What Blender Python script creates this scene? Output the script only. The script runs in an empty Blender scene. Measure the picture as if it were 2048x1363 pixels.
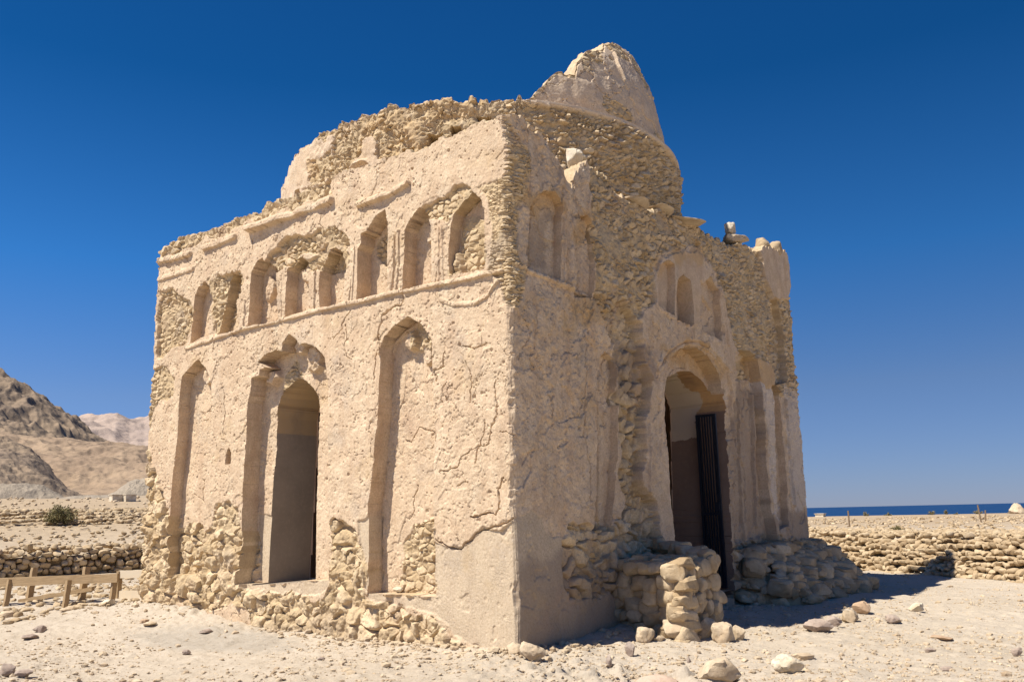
import bpy, math, random
import numpy as np
C = bpy.context.scene.collection
S = bpy.context.scene
# ---------------------------------------------------------------- camera
CAM = [6.49532, -8.4783, 1.65, -0.65312, 0.19593, -0.02317, 30.62835]                     # x, y, z, yaw, pitch, roll, focal length (mm on 36 mm)
def cam_axes():
    _,_,_,yw,pt,rl,_=CAM
    fw=np.array([math.cos(pt)*math.sin(yw),math.cos(pt)*math.cos(yw),math.sin(pt)])
    r=np.array([math.cos(yw),-math.sin(yw),0.]); u=np.cross(r,fw)
    return math.cos(rl)*r+math.sin(rl)*u, -math.sin(rl)*r+math.cos(rl)*u, fw
import mathutils
_r,_u,_f = cam_axes()
cd = bpy.data.cameras.new('camera'); cam = bpy.data.objects.new('camera', cd); C.objects.link(cam)
cd.sensor_width = 36; cd.lens = CAM[6]; cd.clip_start=.05; cd.clip_end = 60000
M = mathutils.Matrix(((_r[0],_u[0],-_f[0],CAM[0]),(_r[1],_u[1],-_f[1],CAM[1]),(_r[2],_u[2],-_f[2],CAM[2]),(0,0,0,1)))
cam.matrix_world = M
S.camera = cam
# ---------------------------------------------------------------- light
SUN_EL = math.radians(56); SUN_H = np.array([-.410,-.912])      # towards the sun, horizontally
SUN_ROT = math.atan2(SUN_H[0], SUN_H[1])
w = bpy.data.worlds.new('World'); S.world = w; w.use_nodes = True
nt = w.node_tree; bg = nt.nodes['Background']
sky = nt.nodes.new('ShaderNodeTexSky'); sky.sky_type='NISHITA'; sky.sun_disc=False
sky.sun_elevation=SUN_EL; sky.sun_rotation=SUN_ROT; sky.altitude=0; sky.air_density=1; sky.dust_density=0; sky.ozone_density=3.0
# the photograph was taken through a polarising filter: the sky deepens with height and away from the sun
tc=nt.nodes.new('ShaderNodeTexCoord'); sxyz=nt.nodes.new('ShaderNodeSeparateXYZ'); nt.links.new(tc.outputs['Generated'],sxyz.inputs[0])
rp=nt.nodes.new('ShaderNodeValToRGB'); nt.links.new(sxyz.outputs[2],rp.inputs[0]); el=rp.color_ramp.elements
el[0].position=0; el[0].color=(.42,.545,1.05,1); el[1].position=1; el[1].color=(.05,.30,.60,1)
for p_,c_ in ((.13,(.45,.58,.88,1)),(.27,(.18,.58,1,1)),(.46,(.05,.385,.72,1))):
    e_=el.new(p_); e_.color=c_
dt=nt.nodes.new('ShaderNodeVectorMath'); dt.operation='DOT_PRODUCT'; nt.links.new(tc.outputs['Generated'],dt.inputs[0])
dt.inputs[1].default_value=(SUN_H[0]*math.cos(SUN_EL),SUN_H[1]*math.cos(SUN_EL),math.sin(SUN_EL))
mr=nt.nodes.new('ShaderNodeMapRange'); mr.interpolation_type='SMOOTHSTEP'; nt.links.new(dt.outputs['Value'],mr.inputs[0])
for i_,v_ in ((1,-.5),(2,.25),(3,.65),(4,1.05)): mr.inputs[i_].default_value=v_
m1=nt.nodes.new('ShaderNodeVectorMath'); m1.operation='MULTIPLY'; nt.links.new(sky.outputs[0],m1.inputs[0]); nt.links.new(rp.outputs[0],m1.inputs[1])
m2=nt.nodes.new('ShaderNodeVectorMath'); m2.operation='SCALE'; nt.links.new(m1.outputs[0],m2.inputs[0]); nt.links.new(mr.outputs[0],m2.inputs['Scale'])
nt.links.new(m2.outputs[0],bg.inputs[0]); bg.inputs[1].default_value=.078
sl = bpy.data.lights.new('sun','SUN'); sl.energy=5.0; sl.angle=math.radians(.5); sl.color=(1,.93,.82)
so = bpy.data.objects.new('sun',sl); C.objects.link(so)
sd_ = mathutils.Vector((SUN_H[0]*math.cos(SUN_EL),SUN_H[1]*math.cos(SUN_EL),math.sin(SUN_EL)))
so.rotation_euler = sd_.to_track_quat('Z','Y').to_euler(); so.location=(-20,-40,60)
S.view_settings.view_transform='Standard'; S.view_settings.look='None'; S.view_settings.exposure=.55; S.view_settings.gamma=1
S.cycles.max_bounces=6; S.cycles.diffuse_bounces=4; S.cycles.use_denoising=True
# ---------------------------------------------------------------- measured outlines: wall features in metres on their wall (u, z)
FRONT_NICHES = [(0.22, [(-7.3, 4.16), (-7.08, 4.28), (-6.85, 4.38), (-6.6, 4.22), (-6.45, 3.99), (-6.41, 3.48), (-6.41, 2.81), (-6.43, 2.15), (-6.47, 1.5), (-6.47, 0.83), (-7.48, 0.76), (-7.49, 1.38), (-7.49, 2.18), (-7.41, 2.81), (-7.38, 3.61), (-7.35, 4.0)], 0.012), (0.3, [(-5.41, 0.68), (-5.45, 1.65), (-5.44, 2.22), (-5.41, 2.91), (-5.4, 3.51), (-5.34, 3.68), (-5.33, 3.82), (-5.32, 3.91), (-5.13, 3.92), (-5.11, 4.02), (-4.96, 4.04), (-5.18, 4.15), (-4.95, 4.26), (-4.74, 4.3), (-4.58, 4.25), (-4.58, 4.38), (-4.41, 4.5), (-4.24, 4.4), (-4.15, 4.28), (-4.01, 4.3), (-3.74, 4.2), (-3.54, 4.02), (-3.49, 3.8), (-3.46, 3.36), (-3.43, 2.62), (-3.41, 1.9), (-3.38, 0.79)], 0.006), (0.27, [(-2.56, 0.64), (-2.57, 1.21), (-2.58, 1.75), (-2.52, 2.04), (-2.44, 2.67), (-2.39, 3.26), (-2.35, 3.74), (-2.35, 4.01), (-2.29, 4.15), (-2.07, 4.28), (-1.82, 4.37), (-1.59, 4.25), (-1.45, 4.11), (-1.37, 3.97), (-1.35, 3.45), (-1.33, 2.59), (-1.33, 1.51), (-1.33, 0.64)], 0.008), (0.2, [(-7.12, 4.73), (-7.09, 5.13), (-7.05, 5.57), (-6.96, 5.71), (-6.78, 5.79), (-6.64, 5.67), (-6.57, 5.41), (-6.56, 5.05), (-6.58, 4.79)], 0.012), (0.2, [(-6.32, 4.76), (-6.28, 5.01), (-6.16, 5.43), (-6.12, 5.67), (-5.96, 5.83), (-5.78, 5.69), (-5.73, 5.26), (-5.7, 4.76)], 0.015), (0.26, [(-5.46, 4.76), (-5.46, 5.05), (-5.43, 5.34), (-5.41, 5.69), (-5.26, 5.86), (-5.14, 5.88), (-4.93, 5.7), (-4.75, 5.56), (-4.71, 5.09), (-4.67, 4.75)], 0.01), (0.24, [(-4.52, 4.76), (-4.51, 5.06), (-4.49, 5.29), (-4.49, 5.55), (-4.36, 5.64), (-4.19, 5.75), (-4.04, 5.61), (-3.95, 5.48), (-3.93, 5.2), (-3.94, 4.82)], 0.01), (0.24, [(-3.68, 4.79), (-3.69, 5.22), (-3.69, 5.47), (-3.54, 5.6), (-3.36, 5.73), (-3.18, 5.57), (-3.11, 5.36), (-3.11, 5.13), (-3.13, 4.79)], 0.012), (0.28, [(-2.87, 4.78), (-2.85, 5.08), (-2.83, 5.34), (-2.83, 5.54), (-2.77, 5.62), (-2.77, 5.77), (-2.64, 5.79), (-2.55, 5.89), (-2.45, 5.99), (-2.27, 6.04), (-2.2, 5.82), (-2.21, 5.41), (-2.23, 4.8)], 0.01), (0.26, [(-1.93, 4.77), (-1.91, 4.98), (-1.9, 5.16), (-1.88, 5.64), (-1.78, 5.75), (-1.58, 5.88), (-1.43, 5.71), (-1.36, 5.56), (-1.37, 5.23), (-1.38, 4.78)], 0.012), (0.22, [(-1.05, 4.82), (-1.05, 5.17), (-1.03, 5.48), (-0.95, 5.68), (-0.8, 5.78), (-0.61, 5.91), (-0.45, 5.74), (-0.4, 5.55), (-0.4, 5.31), (-0.4, 5.03), (-0.42, 4.78)], 0.012)]
FRONT_DOOR = [(-5.15, 0.67), (-5.12, 1.41), (-5.08, 1.95), (-5.04, 2.74), (-5.04, 3.26), (-5.01, 3.42), (-4.94, 3.58), (-4.8, 3.71), (-4.65, 3.79), (-4.49, 3.84), (-4.33, 3.78), (-4.14, 3.64), (-4.04, 3.49), (-4.0, 3.31), (-4.0, 2.94), (-4.01, 1.92), (-4.0, 0.75)]
FRONT_RUBBLE = [('big', 0.04, 0.36, [(-8.89, 3.14), (-8.22, 2.87), (-7.93, 2.46), (-7.65, 2.02), (-7.37, 1.59), (-6.85, 1.55), (-6.2, 1.52), (-6.07, 1.9), (-5.83, 1.97), (-5.47, 1.96), (-5.38, 0.59), (-5.14, 0.34), (-8.54, 0.19)]), ('big', 0.04, 0.3, [(-5.14, 0.34), (-5.4, 0.51), (-4.43, 0.58), (-3.53, 0.48), (-3.32, 0.86), (-3.43, 1.55), (-3.29, 1.63), (-2.92, 1.58), (-2.58, 1.27), (-2.56, 0.58), (-1.94, 0.51), (-1.34, 0.42), (-1.07, 0.16), (-0.59, 0.02), (0.01, -0.16), (-5.1, -0.28)]), ('mid', 0.03, 0.17, [(-2.22, 1.31), (-1.94, 1.54), (-1.62, 1.56), (-1.33, 1.47), (-1.33, 0.64), (-2.22, 0.63)]), ('mid', 0.06, 0.15, [(-8.28, 5.86), (-7.77, 5.82), (-7.19, 5.51), (-7.08, 5.13), (-7.2, 4.74), (-7.58, 4.66), (-8.2, 4.63)]), ('mid', 0.04, 0.16, [(-8.44, 4.35), (-7.88, 4.35), (-7.51, 4.18), (-7.59, 3.85), (-8.15, 3.81), (-8.38, 3.29)]), ('mid', 0.06, 0.15, [(-6.67, 5.78), (-6.16, 5.82), (-5.74, 5.8), (-5.67, 5.6), (-5.68, 5.34), (-6.06, 5.32), (-6.1, 4.98), (-6.13, 4.74), (-6.46, 4.75)]), ('mid', 0.08, 0.2, [(-5.08, 5.73), (-4.87, 5.92), (-4.49, 6.06), (-4.06, 6.04), (-3.64, 6.09), (-3.12, 5.91), (-2.98, 5.63), (-3.45, 5.67), (-3.68, 5.59), (-4.16, 5.71), (-4.53, 5.64), (-4.72, 5.55)]), ('mid', 0.06, 0.16, [(-4.16, 5.69), (-3.68, 5.67), (-3.06, 5.65), (-3.0, 5.42), (-3.1, 5.24), (-3.56, 5.37), (-4.03, 5.46)]), ('thin', 0.03, 0.15, [(-0.55, 5.94), (-0.25, 5.93), (0.2, 5.91), (0.13, 3.64), (0.0, 4.16), (-0.16, 4.58), (-0.39, 4.73), (-0.28, 5.01), (-0.32, 5.43), (-0.34, 5.71)]), ('mid', 0.05, 0.12, [(-1.71, 5.78), (-1.47, 5.95), (-1.18, 5.95), (-0.77, 6.03), (-0.56, 5.86), (-0.96, 5.68), (-1.05, 5.52), (-1.3, 5.65), (-1.52, 5.81)]), ('mid', 0.03, 0.12, [(-1.02, 4.85), (-0.99, 5.51), (-0.78, 5.67), (-0.39, 5.44), (-0.42, 4.84)]), ('mid', 0.04, 0.13, [(-2.73, 5.67), (-2.55, 5.86), (-2.26, 5.95), (-2.22, 5.41), (-2.36, 5.21), (-2.62, 5.34)]), ('big', 0.02, 0.22, [(-8.41, 6.3), (-8.45, 7.0), (-7.0, 6.96), (-4.72, 6.91), (-3.48, 6.81), (-3.54, 6.56), (-5.5, 6.55), (-6.96, 6.56), (-8.29, 6.47)]), ('mid', 0.03, 0.12, [(-1.95, 3.98), (-1.81, 4.32), (-1.52, 4.17), (-1.37, 3.9), (-1.43, 3.84), (-1.66, 3.94), (-1.81, 3.89)]), ('mid', 0.03, 0.11, [(-4.88, 3.66), (-4.77, 3.96), (-4.59, 4.1), (-4.39, 3.76), (-4.54, 3.54), (-4.65, 3.24), (-4.79, 3.02), (-4.87, 2.71), (-4.93, 3.34)])]
FRONT_CEMENT = [[(-1.33, 1.31), (-1.13, 1.28), (-0.92, 1.24), (-0.68, 1.34), (-0.54, 1.49), (-0.27, 1.48), (-0.02, 1.58), (0.1, 1.57), (0.05, -0.16), (-0.39, 0.0), (-0.99, 0.19), (-1.34, 0.44), (-2.56, 0.57), (-2.56, 0.64), (-1.34, 0.65)], [(-5.41, 0.68), (-5.44, 1.73), (-5.07, 1.72), (-4.68, 2.01), (-4.74, 0.7), (-3.64, 0.78), (-3.64, 1.91), (-3.4, 1.83), (-3.37, 0.76), (-3.53, 0.58), (-5.4, 0.55)], [(-3.37, 0.72), (-2.7, 0.61), (-2.56, 0.64), (-2.57, 1.68), (-2.77, 1.61), (-2.69, 1.14), (-2.7, 0.74)]]
FRONT_RIDGES = [(0.035, 0.055, [(-7.24, 4.65), (-6.37, 4.71), (-5.46, 4.75), (-4.62, 4.75), (-3.66, 4.76), (-2.77, 4.75), (-1.95, 4.75), (-1.29, 4.73), (-0.75, 4.71), (-0.16, 4.72)]), (0.06, 0.085, [(-8.32, 6.46), (-7.83, 6.41), (-7.26, 6.39)]), (0.06, 0.09, [(-6.8, 6.41), (-6.35, 6.41), (-5.92, 6.42)]), (0.07, 0.13, [(-5.46, 6.45), (-4.7, 6.45), (-4.07, 6.45), (-3.43, 6.46)]), (0.05, 0.1, [(-2.82, 6.24), (-2.53, 6.24), (-2.16, 6.25), (-1.8, 6.32)]), (0.05, 0.05, [(-8.29, 6.1), (-7.8, 6.09), (-7.16, 6.09)]), (0.022, 0.035, [(-2.37, 3.93), (-2.3, 4.1), (-2.08, 4.24), (-1.82, 4.33), (-1.57, 4.21), (-1.43, 4.09)]), (0.03, 0.03, [(-1.32, 4.68), (-1.2, 4.51), (-0.97, 4.4), (-0.63, 4.36), (-0.37, 4.44), (-0.2, 4.59)]), (0.022, 0.03, [(-5.58, 4.73), (-5.56, 5.24)]), (0.022, 0.03, [(-2.14, 4.8), (-2.09, 5.24), (-2.08, 5.6)]), (0.022, 0.03, [(-3.02, 4.78), (-2.96, 5.18), (-2.94, 5.56)]), (0.02, 0.03, [(-4.62, 4.75), (-4.62, 5.16), (-4.63, 5.49)]), (0.02, 0.03, [(-3.8, 4.84), (-3.79, 5.25), (-3.78, 5.49)]), (0.02, 0.03, [(-1.24, 4.8), (-1.23, 5.2), (-1.22, 5.52)]), (0.02, 0.03, [(-2.03, 4.8), (-2.0, 5.22), (-1.99, 5.66)]), (0.02, 0.03, [(-2.95, 4.8), (-2.92, 5.25), (-2.9, 5.55)]), (0.016, 0.025, [(-6.43, 4.5), (-6.42, 5.03)]), (0.02, 0.03, [(-1.16, 4.77), (-1.16, 5.19), (-1.17, 5.55)])]
FRONT_GROOVES = [(0.016, 0.035, [(-0.38, 3.82), (-0.61, 3.74), (-0.79, 3.82)]), (0.016, 0.04, [(-1.15, 3.78), (-1.18, 3.6), (-1.33, 3.55), (-1.33, 3.42)]), (0.018, 0.04, [(-1.89, 4.72), (-1.98, 4.57), (-2.13, 4.52), (-2.23, 4.5), (-2.35, 4.41), (-2.38, 4.21), (-2.44, 3.84), (-2.52, 3.55)]), (0.014, 0.03, [(-2.96, 4.65), (-3.17, 4.49), (-3.16, 4.4), (-3.33, 4.29)]), (0.014, 0.03, [(-0.27, 3.3), (-0.29, 3.15), (-0.28, 2.78), (-0.42, 2.5), (-0.57, 2.5), (-0.62, 2.45), (-0.8, 2.44), (-0.91, 2.3), (-1.09, 2.26), (-1.24, 2.19)]), (0.02, 0.05, [(-0.15, 2.05), (-0.26, 1.95), (-0.24, 1.75), (-0.34, 1.63), (-0.54, 1.66), (-0.71, 1.63)]), (0.022, 0.05, [(-0.02, 1.58), (-0.27, 1.49), (-0.52, 1.47), (-0.64, 1.38), (-0.92, 1.25), (-1.13, 1.29), (-1.31, 1.33)]), (0.014, 0.03, [(-1.49, 3.01), (-1.51, 2.74), (-1.83, 2.81), (-1.99, 2.69), (-2.12, 2.7)]), (0.014, 0.03, [(-1.34, 2.94), (-1.33, 2.58)]), (0.014, 0.03, [(-0.43, 2.76), (-0.55, 2.51), (-0.61, 2.27)]), (0.012, 0.03, [(-1.83, 2.06), (-1.92, 1.86), (-1.94, 1.73), (-2.04, 1.63)]), (0.012, 0.03, [(-7.05, 3.53), (-6.44, 3.52)]), (0.012, 0.03, [(-6.96, 3.35), (-6.53, 3.33), (-6.45, 2.73)]), (0.012, 0.03, [(-7.1, 2.09), (-6.81, 2.0), (-6.85, 2.33), (-6.63, 2.4)]), (0.012, 0.03, [(-3.09, 4.47), (-3.1, 4.03), (-2.97, 3.9)]), (0.012, 0.03, [(-6.1, 3.95), (-6.01, 3.03)]), (0.012, 0.03, [(-0.21, 2.66), (0.02, 2.62)]), (0.012, 0.03, [(-0.92, 2.02), (-0.75, 2.06)]), (0.012, 0.03, [(-3.7, 6.29), (-3.58, 5.93)]), (0.012, 0.03, [(-6.49, 6.29), (-6.53, 6.1)]), (0.012, 0.03, [(-1.12, 3.4), (-1.16, 3.14), (-0.99, 3.32)]), (0.014, 0.035, [(-5.42, 6.25), (-5.38, 6.06)]), (0.012, 0.03, [(-0.77, 3.62), (-0.64, 3.35), (-0.69, 3.09)])]
FRONT_BUMPS = [(0.14, [(-2.0, 4.17), (-1.89, 4.22), (-1.81, 4.12), (-1.82, 3.96), (-1.95, 3.91), (-2.01, 3.99)]), (0.1, [(-1.74, 4.14), (-1.62, 4.18), (-1.51, 4.07), (-1.51, 3.85), (-1.57, 3.69), (-1.68, 3.68), (-1.73, 3.88)]), (0.2, [(-1.55, 4.09), (-1.43, 4.06), (-1.33, 3.96), (-1.33, 3.9), (-1.52, 3.92)]), (0.16, [(-4.53, 4.33), (-4.39, 4.46), (-4.23, 4.33), (-4.27, 4.19), (-4.47, 4.2)]), (0.15, [(-4.2, 4.12), (-4.11, 4.24), (-3.98, 4.26), (-3.89, 4.14), (-3.86, 3.93), (-4.02, 3.86), (-4.19, 3.91)]), (0.1, [(-3.84, 3.84), (-3.7, 4.05), (-3.52, 4.0), (-3.48, 3.36), (-3.62, 3.52), (-3.76, 3.75)]), (0.16, [(-5.2, 4.0), (-4.96, 4.02), (-4.88, 3.88), (-5.0, 3.76), (-5.19, 3.83)]), (0.12, [(-6.85, 4.25), (-6.65, 4.2), (-6.58, 4.0), (-6.75, 3.94), (-6.88, 4.06)]), (0.14, [(-5.28, 5.53), (-5.13, 5.63), (-4.99, 5.47), (-5.05, 5.23), (-5.24, 5.18)]), (0.12, [(-1.7, 5.66), (-1.56, 5.74), (-1.45, 5.61), (-1.47, 5.44), (-1.62, 5.43)]), (0.1, [(-4.34, 5.52), (-4.16, 5.57), (-4.01, 5.42), (-4.15, 5.32), (-4.3, 5.35)]), (0.14, [(-1.03, 5.13), (-0.96, 5.17), (-0.9, 5.03), (-0.92, 4.78), (-1.04, 4.8)])]
FRONT_HOLES = [(0.07, 0.12, 0.2, (-5.87, 2.68)), (0.03, 0.04, 0.2, (-4.39, 0.33)), (0.05, 0.05, 0.15, (-3.03, 7.03)), (0.06, 0.05, 0.12, (-3.72, 6.68)), (0.06, 0.06, 0.12, (-0.38, 6.76))]
FRONT_TOP = [(-8.32, 6.64), (-7.86, 6.7), (-7.42, 6.71), (-6.98, 6.7), (-6.52, 6.71), (-5.94, 6.72), (-5.51, 6.73), (-5.24, 6.7), (-5.11, 6.81), (-4.91, 6.8), (-4.71, 6.76), (-4.2, 6.78), (-3.25, 6.83), (-2.37, 6.81), (-1.46, 6.8), (-0.72, 6.79), (-0.23, 6.82), (0.05, 6.82)]
SIDE_NICHES = [(0.28, [(4.09, 0.36), (4.15, 1.1), (4.14, 2.22), (4.1, 2.98), (4.04, 3.48), (4.17, 3.82), (4.29, 4.08), (4.73, 4.32), (5.32, 4.44), (5.89, 4.34), (6.27, 4.08), (6.42, 3.68), (6.4, 3.21), (6.35, 2.15), (6.3, 1.11), (6.23, 0.14)], 0.006), (0.13, [(0.4, 4.81), (0.43, 5.12), (0.48, 5.48), (0.57, 5.78), (0.78, 5.97), (1.05, 6.02), (1.22, 5.89), (1.18, 5.22), (1.14, 4.79)], 0.008), (0.09, [(1.49, 4.62), (1.51, 5.15), (1.56, 5.54), (1.7, 5.86), (1.9, 5.93), (2.02, 5.8), (2.0, 5.26), (1.95, 4.69)], 0.012), (0.14, [(3.91, 4.92), (3.94, 5.35), (4.06, 5.63), (4.32, 5.77), (4.55, 5.74), (4.55, 5.3), (4.47, 4.83)], 0.012), (0.3, [(4.54, 4.78), (4.58, 5.22), (4.65, 5.49), (4.89, 5.65), (5.15, 5.59), (5.22, 5.24), (5.19, 4.78)], 0.012), (0.14, [(5.52, 4.76), (5.58, 5.31), (5.68, 5.65), (5.99, 5.81), (6.35, 5.64), (6.4, 5.17), (6.35, 4.69)], 0.015), (0.16, [(8.78, 4.11), (8.8, 4.84), (8.88, 5.48), (9.13, 6.0), (9.42, 6.03), (9.62, 5.6), (9.73, 4.96), (9.66, 4.25)], 0.02), (0.22, [(6.39, 0.93), (6.56, 1.98), (6.72, 2.88), (6.85, 3.63), (6.96, 4.4), (7.17, 4.62), (7.65, 4.65), (7.98, 4.52), (8.07, 3.74), (8.15, 2.76), (8.2, 1.8), (8.31, 0.99)], 0.02), (0.13, [(1.84, 1.41), (1.94, 2.49), (2.0, 3.34), (2.08, 3.79), (2.26, 3.96), (2.53, 3.84), (2.56, 3.25), (2.52, 2.52), (2.42, 1.95), (2.26, 1.39)], 0.012), (0.15, [(8.42, 1.22), (8.54, 2.38), (8.64, 3.48), (8.72, 4.1), (9.01, 4.15), (9.06, 3.51), (9.06, 2.39), (9.02, 1.3)], 0.008)]
SIDE_DOOR = [(4.19, 0.42), (4.25, 1.09), (4.25, 2.23), (4.28, 3.02), (4.33, 3.43), (4.44, 3.65), (4.77, 3.87), (5.23, 4.03), (5.7, 4.08), (6.07, 3.97), (6.36, 3.78), (6.51, 3.53), (6.47, 3.16), (6.39, 2.11), (6.29, 0.86), (6.29, 0.19)]
SIDE_FRAME = [(3.03, 1.12), (3.09, 1.8), (3.18, 2.55), (3.28, 3.16), (3.52, 3.49), (3.81, 3.88), (4.27, 4.23), (4.88, 4.48), (5.47, 4.55), (6.07, 4.42), (6.56, 4.16), (6.75, 3.8), (6.72, 3.16), (6.74, 2.25), (6.78, 1.27), (6.66, 0.15), (6.22, -0.02), (2.95, 0.29)]
SIDE_RUBBLE = [('mid', 0.06, 0.15, [(1.65, 7.1), (2.0, 6.74), (2.02, 6.04), (2.03, 5.27), (2.01, 4.62), (2.34, 4.42), (2.99, 4.05), (3.5, 4.75), (3.85, 5.0), (3.88, 5.5), (4.08, 5.79), (4.58, 6.01), (5.7, 6.36), (6.17, 5.99), (6.63, 5.5), (6.93, 4.58), (8.14, 4.6), (8.65, 3.89), (10.24, 3.93), (11.25, 8.04), (5.78, 6.96)]), ('mid', 0.03, 0.15, [(4.65, 5.49), (5.27, 5.62), (5.19, 4.79), (4.52, 4.77)]), ('big', 0.2, 0.27, [(2.34, 4.49), (2.88, 4.82), (3.48, 4.6), (3.4, 3.87), (3.82, 3.6), (3.48, 3.1), (3.45, 2.56), (3.29, 2.1), (3.65, 1.8), (3.63, 0.99), (2.6, 1.04), (2.68, 1.52), (2.55, 1.95), (2.66, 2.82), (2.52, 3.25), (2.6, 3.7), (2.44, 3.98)]), ('big', 0.1, 0.26, [(1.07, 0.57), (1.07, 1.3), (1.28, 1.49), (1.9, 1.57), (2.56, 1.46), (3.88, 1.05), (3.79, 0.32), (2.41, 0.56)]), ('mid', 0.09, 0.2, [(7.0, 4.45), (7.94, 4.57), (7.96, 4.16), (7.02, 4.04)]), ('big', 0.02, 0.25, [(6.42, 1.06), (8.45, 1.12), (10.72, 0.95), (10.9, -0.72), (6.19, -0.22)]), ('thin', 0.03, 0.16, [(-0.13, 6.97), (0.12, 6.7), (0.51, 6.48), (0.46, 5.89), (0.25, 5.56), (0.17, 4.99), (0.32, 4.72), (0.13, 4.19), (-0.22, 4.26)]), ('mid', 0.05, 0.14, [(10.16, 6.14), (11.89, 5.25), (11.56, 4.04), (10.26, 4.04), (9.55, 4.18), (9.67, 5.06)])]
SIDE_PLASTER = [(0.03, [(3.87, 4.9), (3.91, 5.51), (4.2, 5.79), (4.71, 5.97), (5.52, 6.22), (5.76, 6.09), (5.56, 5.68), (5.48, 4.84), (5.17, 4.79), (4.43, 4.76)]), (0.03, [(5.5, 5.66), (5.68, 5.98), (5.95, 5.94), (6.17, 5.61), (6.24, 5.24), (5.96, 5.38), (5.75, 5.62)]), (0.04, [(8.52, 7.14), (10.28, 7.32), (10.24, 6.5), (9.91, 6.1), (9.09, 5.95), (8.76, 6.32)]), (0.02, [(6.41, 5.46), (6.6, 5.3), (6.93, 4.58), (6.68, 4.17), (6.49, 4.62)]), (0.03, [(8.01, 4.58), (8.66, 4.56), (8.84, 4.11), (8.28, 4.0)])]
SIDE_CEMENT = [[(-0.3, 1.58), (0.14, 1.64), (0.4, 1.7), (0.61, 1.61), (0.7, 1.38), (1.04, 1.32), (1.06, 0.59), (2.41, 0.56), (2.44, 0.1), (-0.17, -0.16)]]
SIDE_PALE = [[(7.95, 4.12), (8.68, 3.89), (8.71, 3.28), (8.75, 2.48), (8.93, 1.5), (8.76, 1.12), (8.42, 1.22), (8.3, 1.89), (8.28, 2.76), (8.15, 3.35)], [(9.41, 4.17), (10.26, 4.04), (10.48, 3.4), (10.49, 2.22), (10.29, 1.69), (9.64, 1.49), (9.28, 1.79), (9.32, 2.81)]]
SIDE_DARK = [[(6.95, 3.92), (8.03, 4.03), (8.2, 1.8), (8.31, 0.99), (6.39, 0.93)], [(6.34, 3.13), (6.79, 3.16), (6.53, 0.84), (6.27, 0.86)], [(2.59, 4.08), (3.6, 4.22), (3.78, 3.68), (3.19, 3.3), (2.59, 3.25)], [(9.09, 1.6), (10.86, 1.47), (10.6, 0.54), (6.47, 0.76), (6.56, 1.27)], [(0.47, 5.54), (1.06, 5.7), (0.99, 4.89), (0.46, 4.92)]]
SIDE_OCHRE = [[(0.48, 5.83), (1.2, 6.07), (1.25, 5.83), (0.47, 5.54)], [(1.57, 5.84), (2.04, 5.96), (2.06, 5.58), (1.54, 5.46)], [(1.36, 4.61), (2.36, 4.72), (2.34, 4.42), (1.22, 4.23)], [(3.92, 5.6), (4.56, 5.83), (4.53, 5.56), (3.93, 5.39)], [(4.31, 5.94), (5.69, 6.31), (5.66, 6.07), (4.64, 5.76)], [(7.87, 4.51), (9.19, 4.46), (9.11, 4.09), (8.02, 3.98)], [(4.1, 4.2), (5.43, 4.52), (6.41, 4.14), (5.76, 4.07), (4.82, 4.26), (4.07, 3.95)]]
SIDE_RIDGES = [(0.02, 0.03, [(1.23, 4.8), (1.27, 5.68)]), (0.03, 0.07, [(3.42, 1.22), (3.47, 2.18), (3.56, 2.95)]), (0.05, 0.09, [(7.88, 1.33), (7.97, 2.75), (7.99, 3.83)]), (0.03, 0.06, [(9.4, 1.69), (9.38, 2.81), (9.39, 3.85)]), (0.04, 0.06, [(3.07, 4.93), (2.7, 4.48), (2.44, 3.98)]), (0.03, 0.06, [(6.6, 4.64), (6.56, 5.3), (6.44, 5.66)]), (0.05, 0.04, [(1.38, 4.75), (1.45, 5.66)]), (0.09, 0.1, [(2.13, 1.6), (2.2, 2.5), (2.28, 3.52)]), (0.05, 0.05, [(1.96, 1.54), (2.06, 2.5), (2.15, 3.5)]), (0.06, 0.08, [(6.8, 1.0), (7.0, 2.71), (7.08, 3.65)]), (0.06, 0.08, [(7.25, 1.07), (7.33, 2.72), (7.37, 3.67)]), (0.04, 0.05, [(6.18, 0.94), (6.3, 2.24), (6.37, 3.13), (6.39, 3.77)]), (0.03, 0.05, [(0.11, 4.78), (0.43, 4.77), (1.12, 4.74), (1.88, 4.71)]), (0.03, 0.04, [(3.92, 3.84), (4.36, 4.19), (4.88, 4.41), (5.39, 4.5), (6.02, 4.41), (6.44, 4.1)])]
SIDE_GROOVES = [(0.016, 0.04, [(1.76, 3.96), (1.69, 3.45), (1.7, 2.97), (1.64, 2.69), (1.72, 2.48), (1.79, 2.15), (1.74, 1.81)]), (0.014, 0.03, [(0.24, 4.08), (0.4, 3.97), (0.28, 3.69)]), (0.014, 0.03, [(0.8, 3.16), (0.91, 3.1), (0.84, 2.9)]), (0.014, 0.03, [(9.33, 3.85), (9.38, 2.81), (9.42, 1.79)]), (0.014, 0.03, [(1.97, 5.86), (2.0, 5.26), (2.01, 4.66)]), (0.03, 0.05, [(1.57, 6.22), (1.49, 6.57), (1.31, 6.74)])]
SIDE_TOP = [(0.06, 6.86), (0.42, 6.9), (0.7, 6.82), (1.0, 6.75), (1.3, 6.6), (1.42, 6.32), (1.56, 6.24), (1.69, 6.5), (1.87, 6.71), (2.12, 6.76), (2.53, 6.72), (3.04, 6.54), (3.69, 6.55), (4.39, 6.63), (5.14, 6.69), (5.75, 6.71), (6.21, 6.7), (6.84, 6.73), (7.12, 6.72), (8.08, 6.9), (8.6, 6.88), (8.91, 7.06), (9.43, 7.13), (10.05, 7.24), (10.48, 7.14)]
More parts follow.
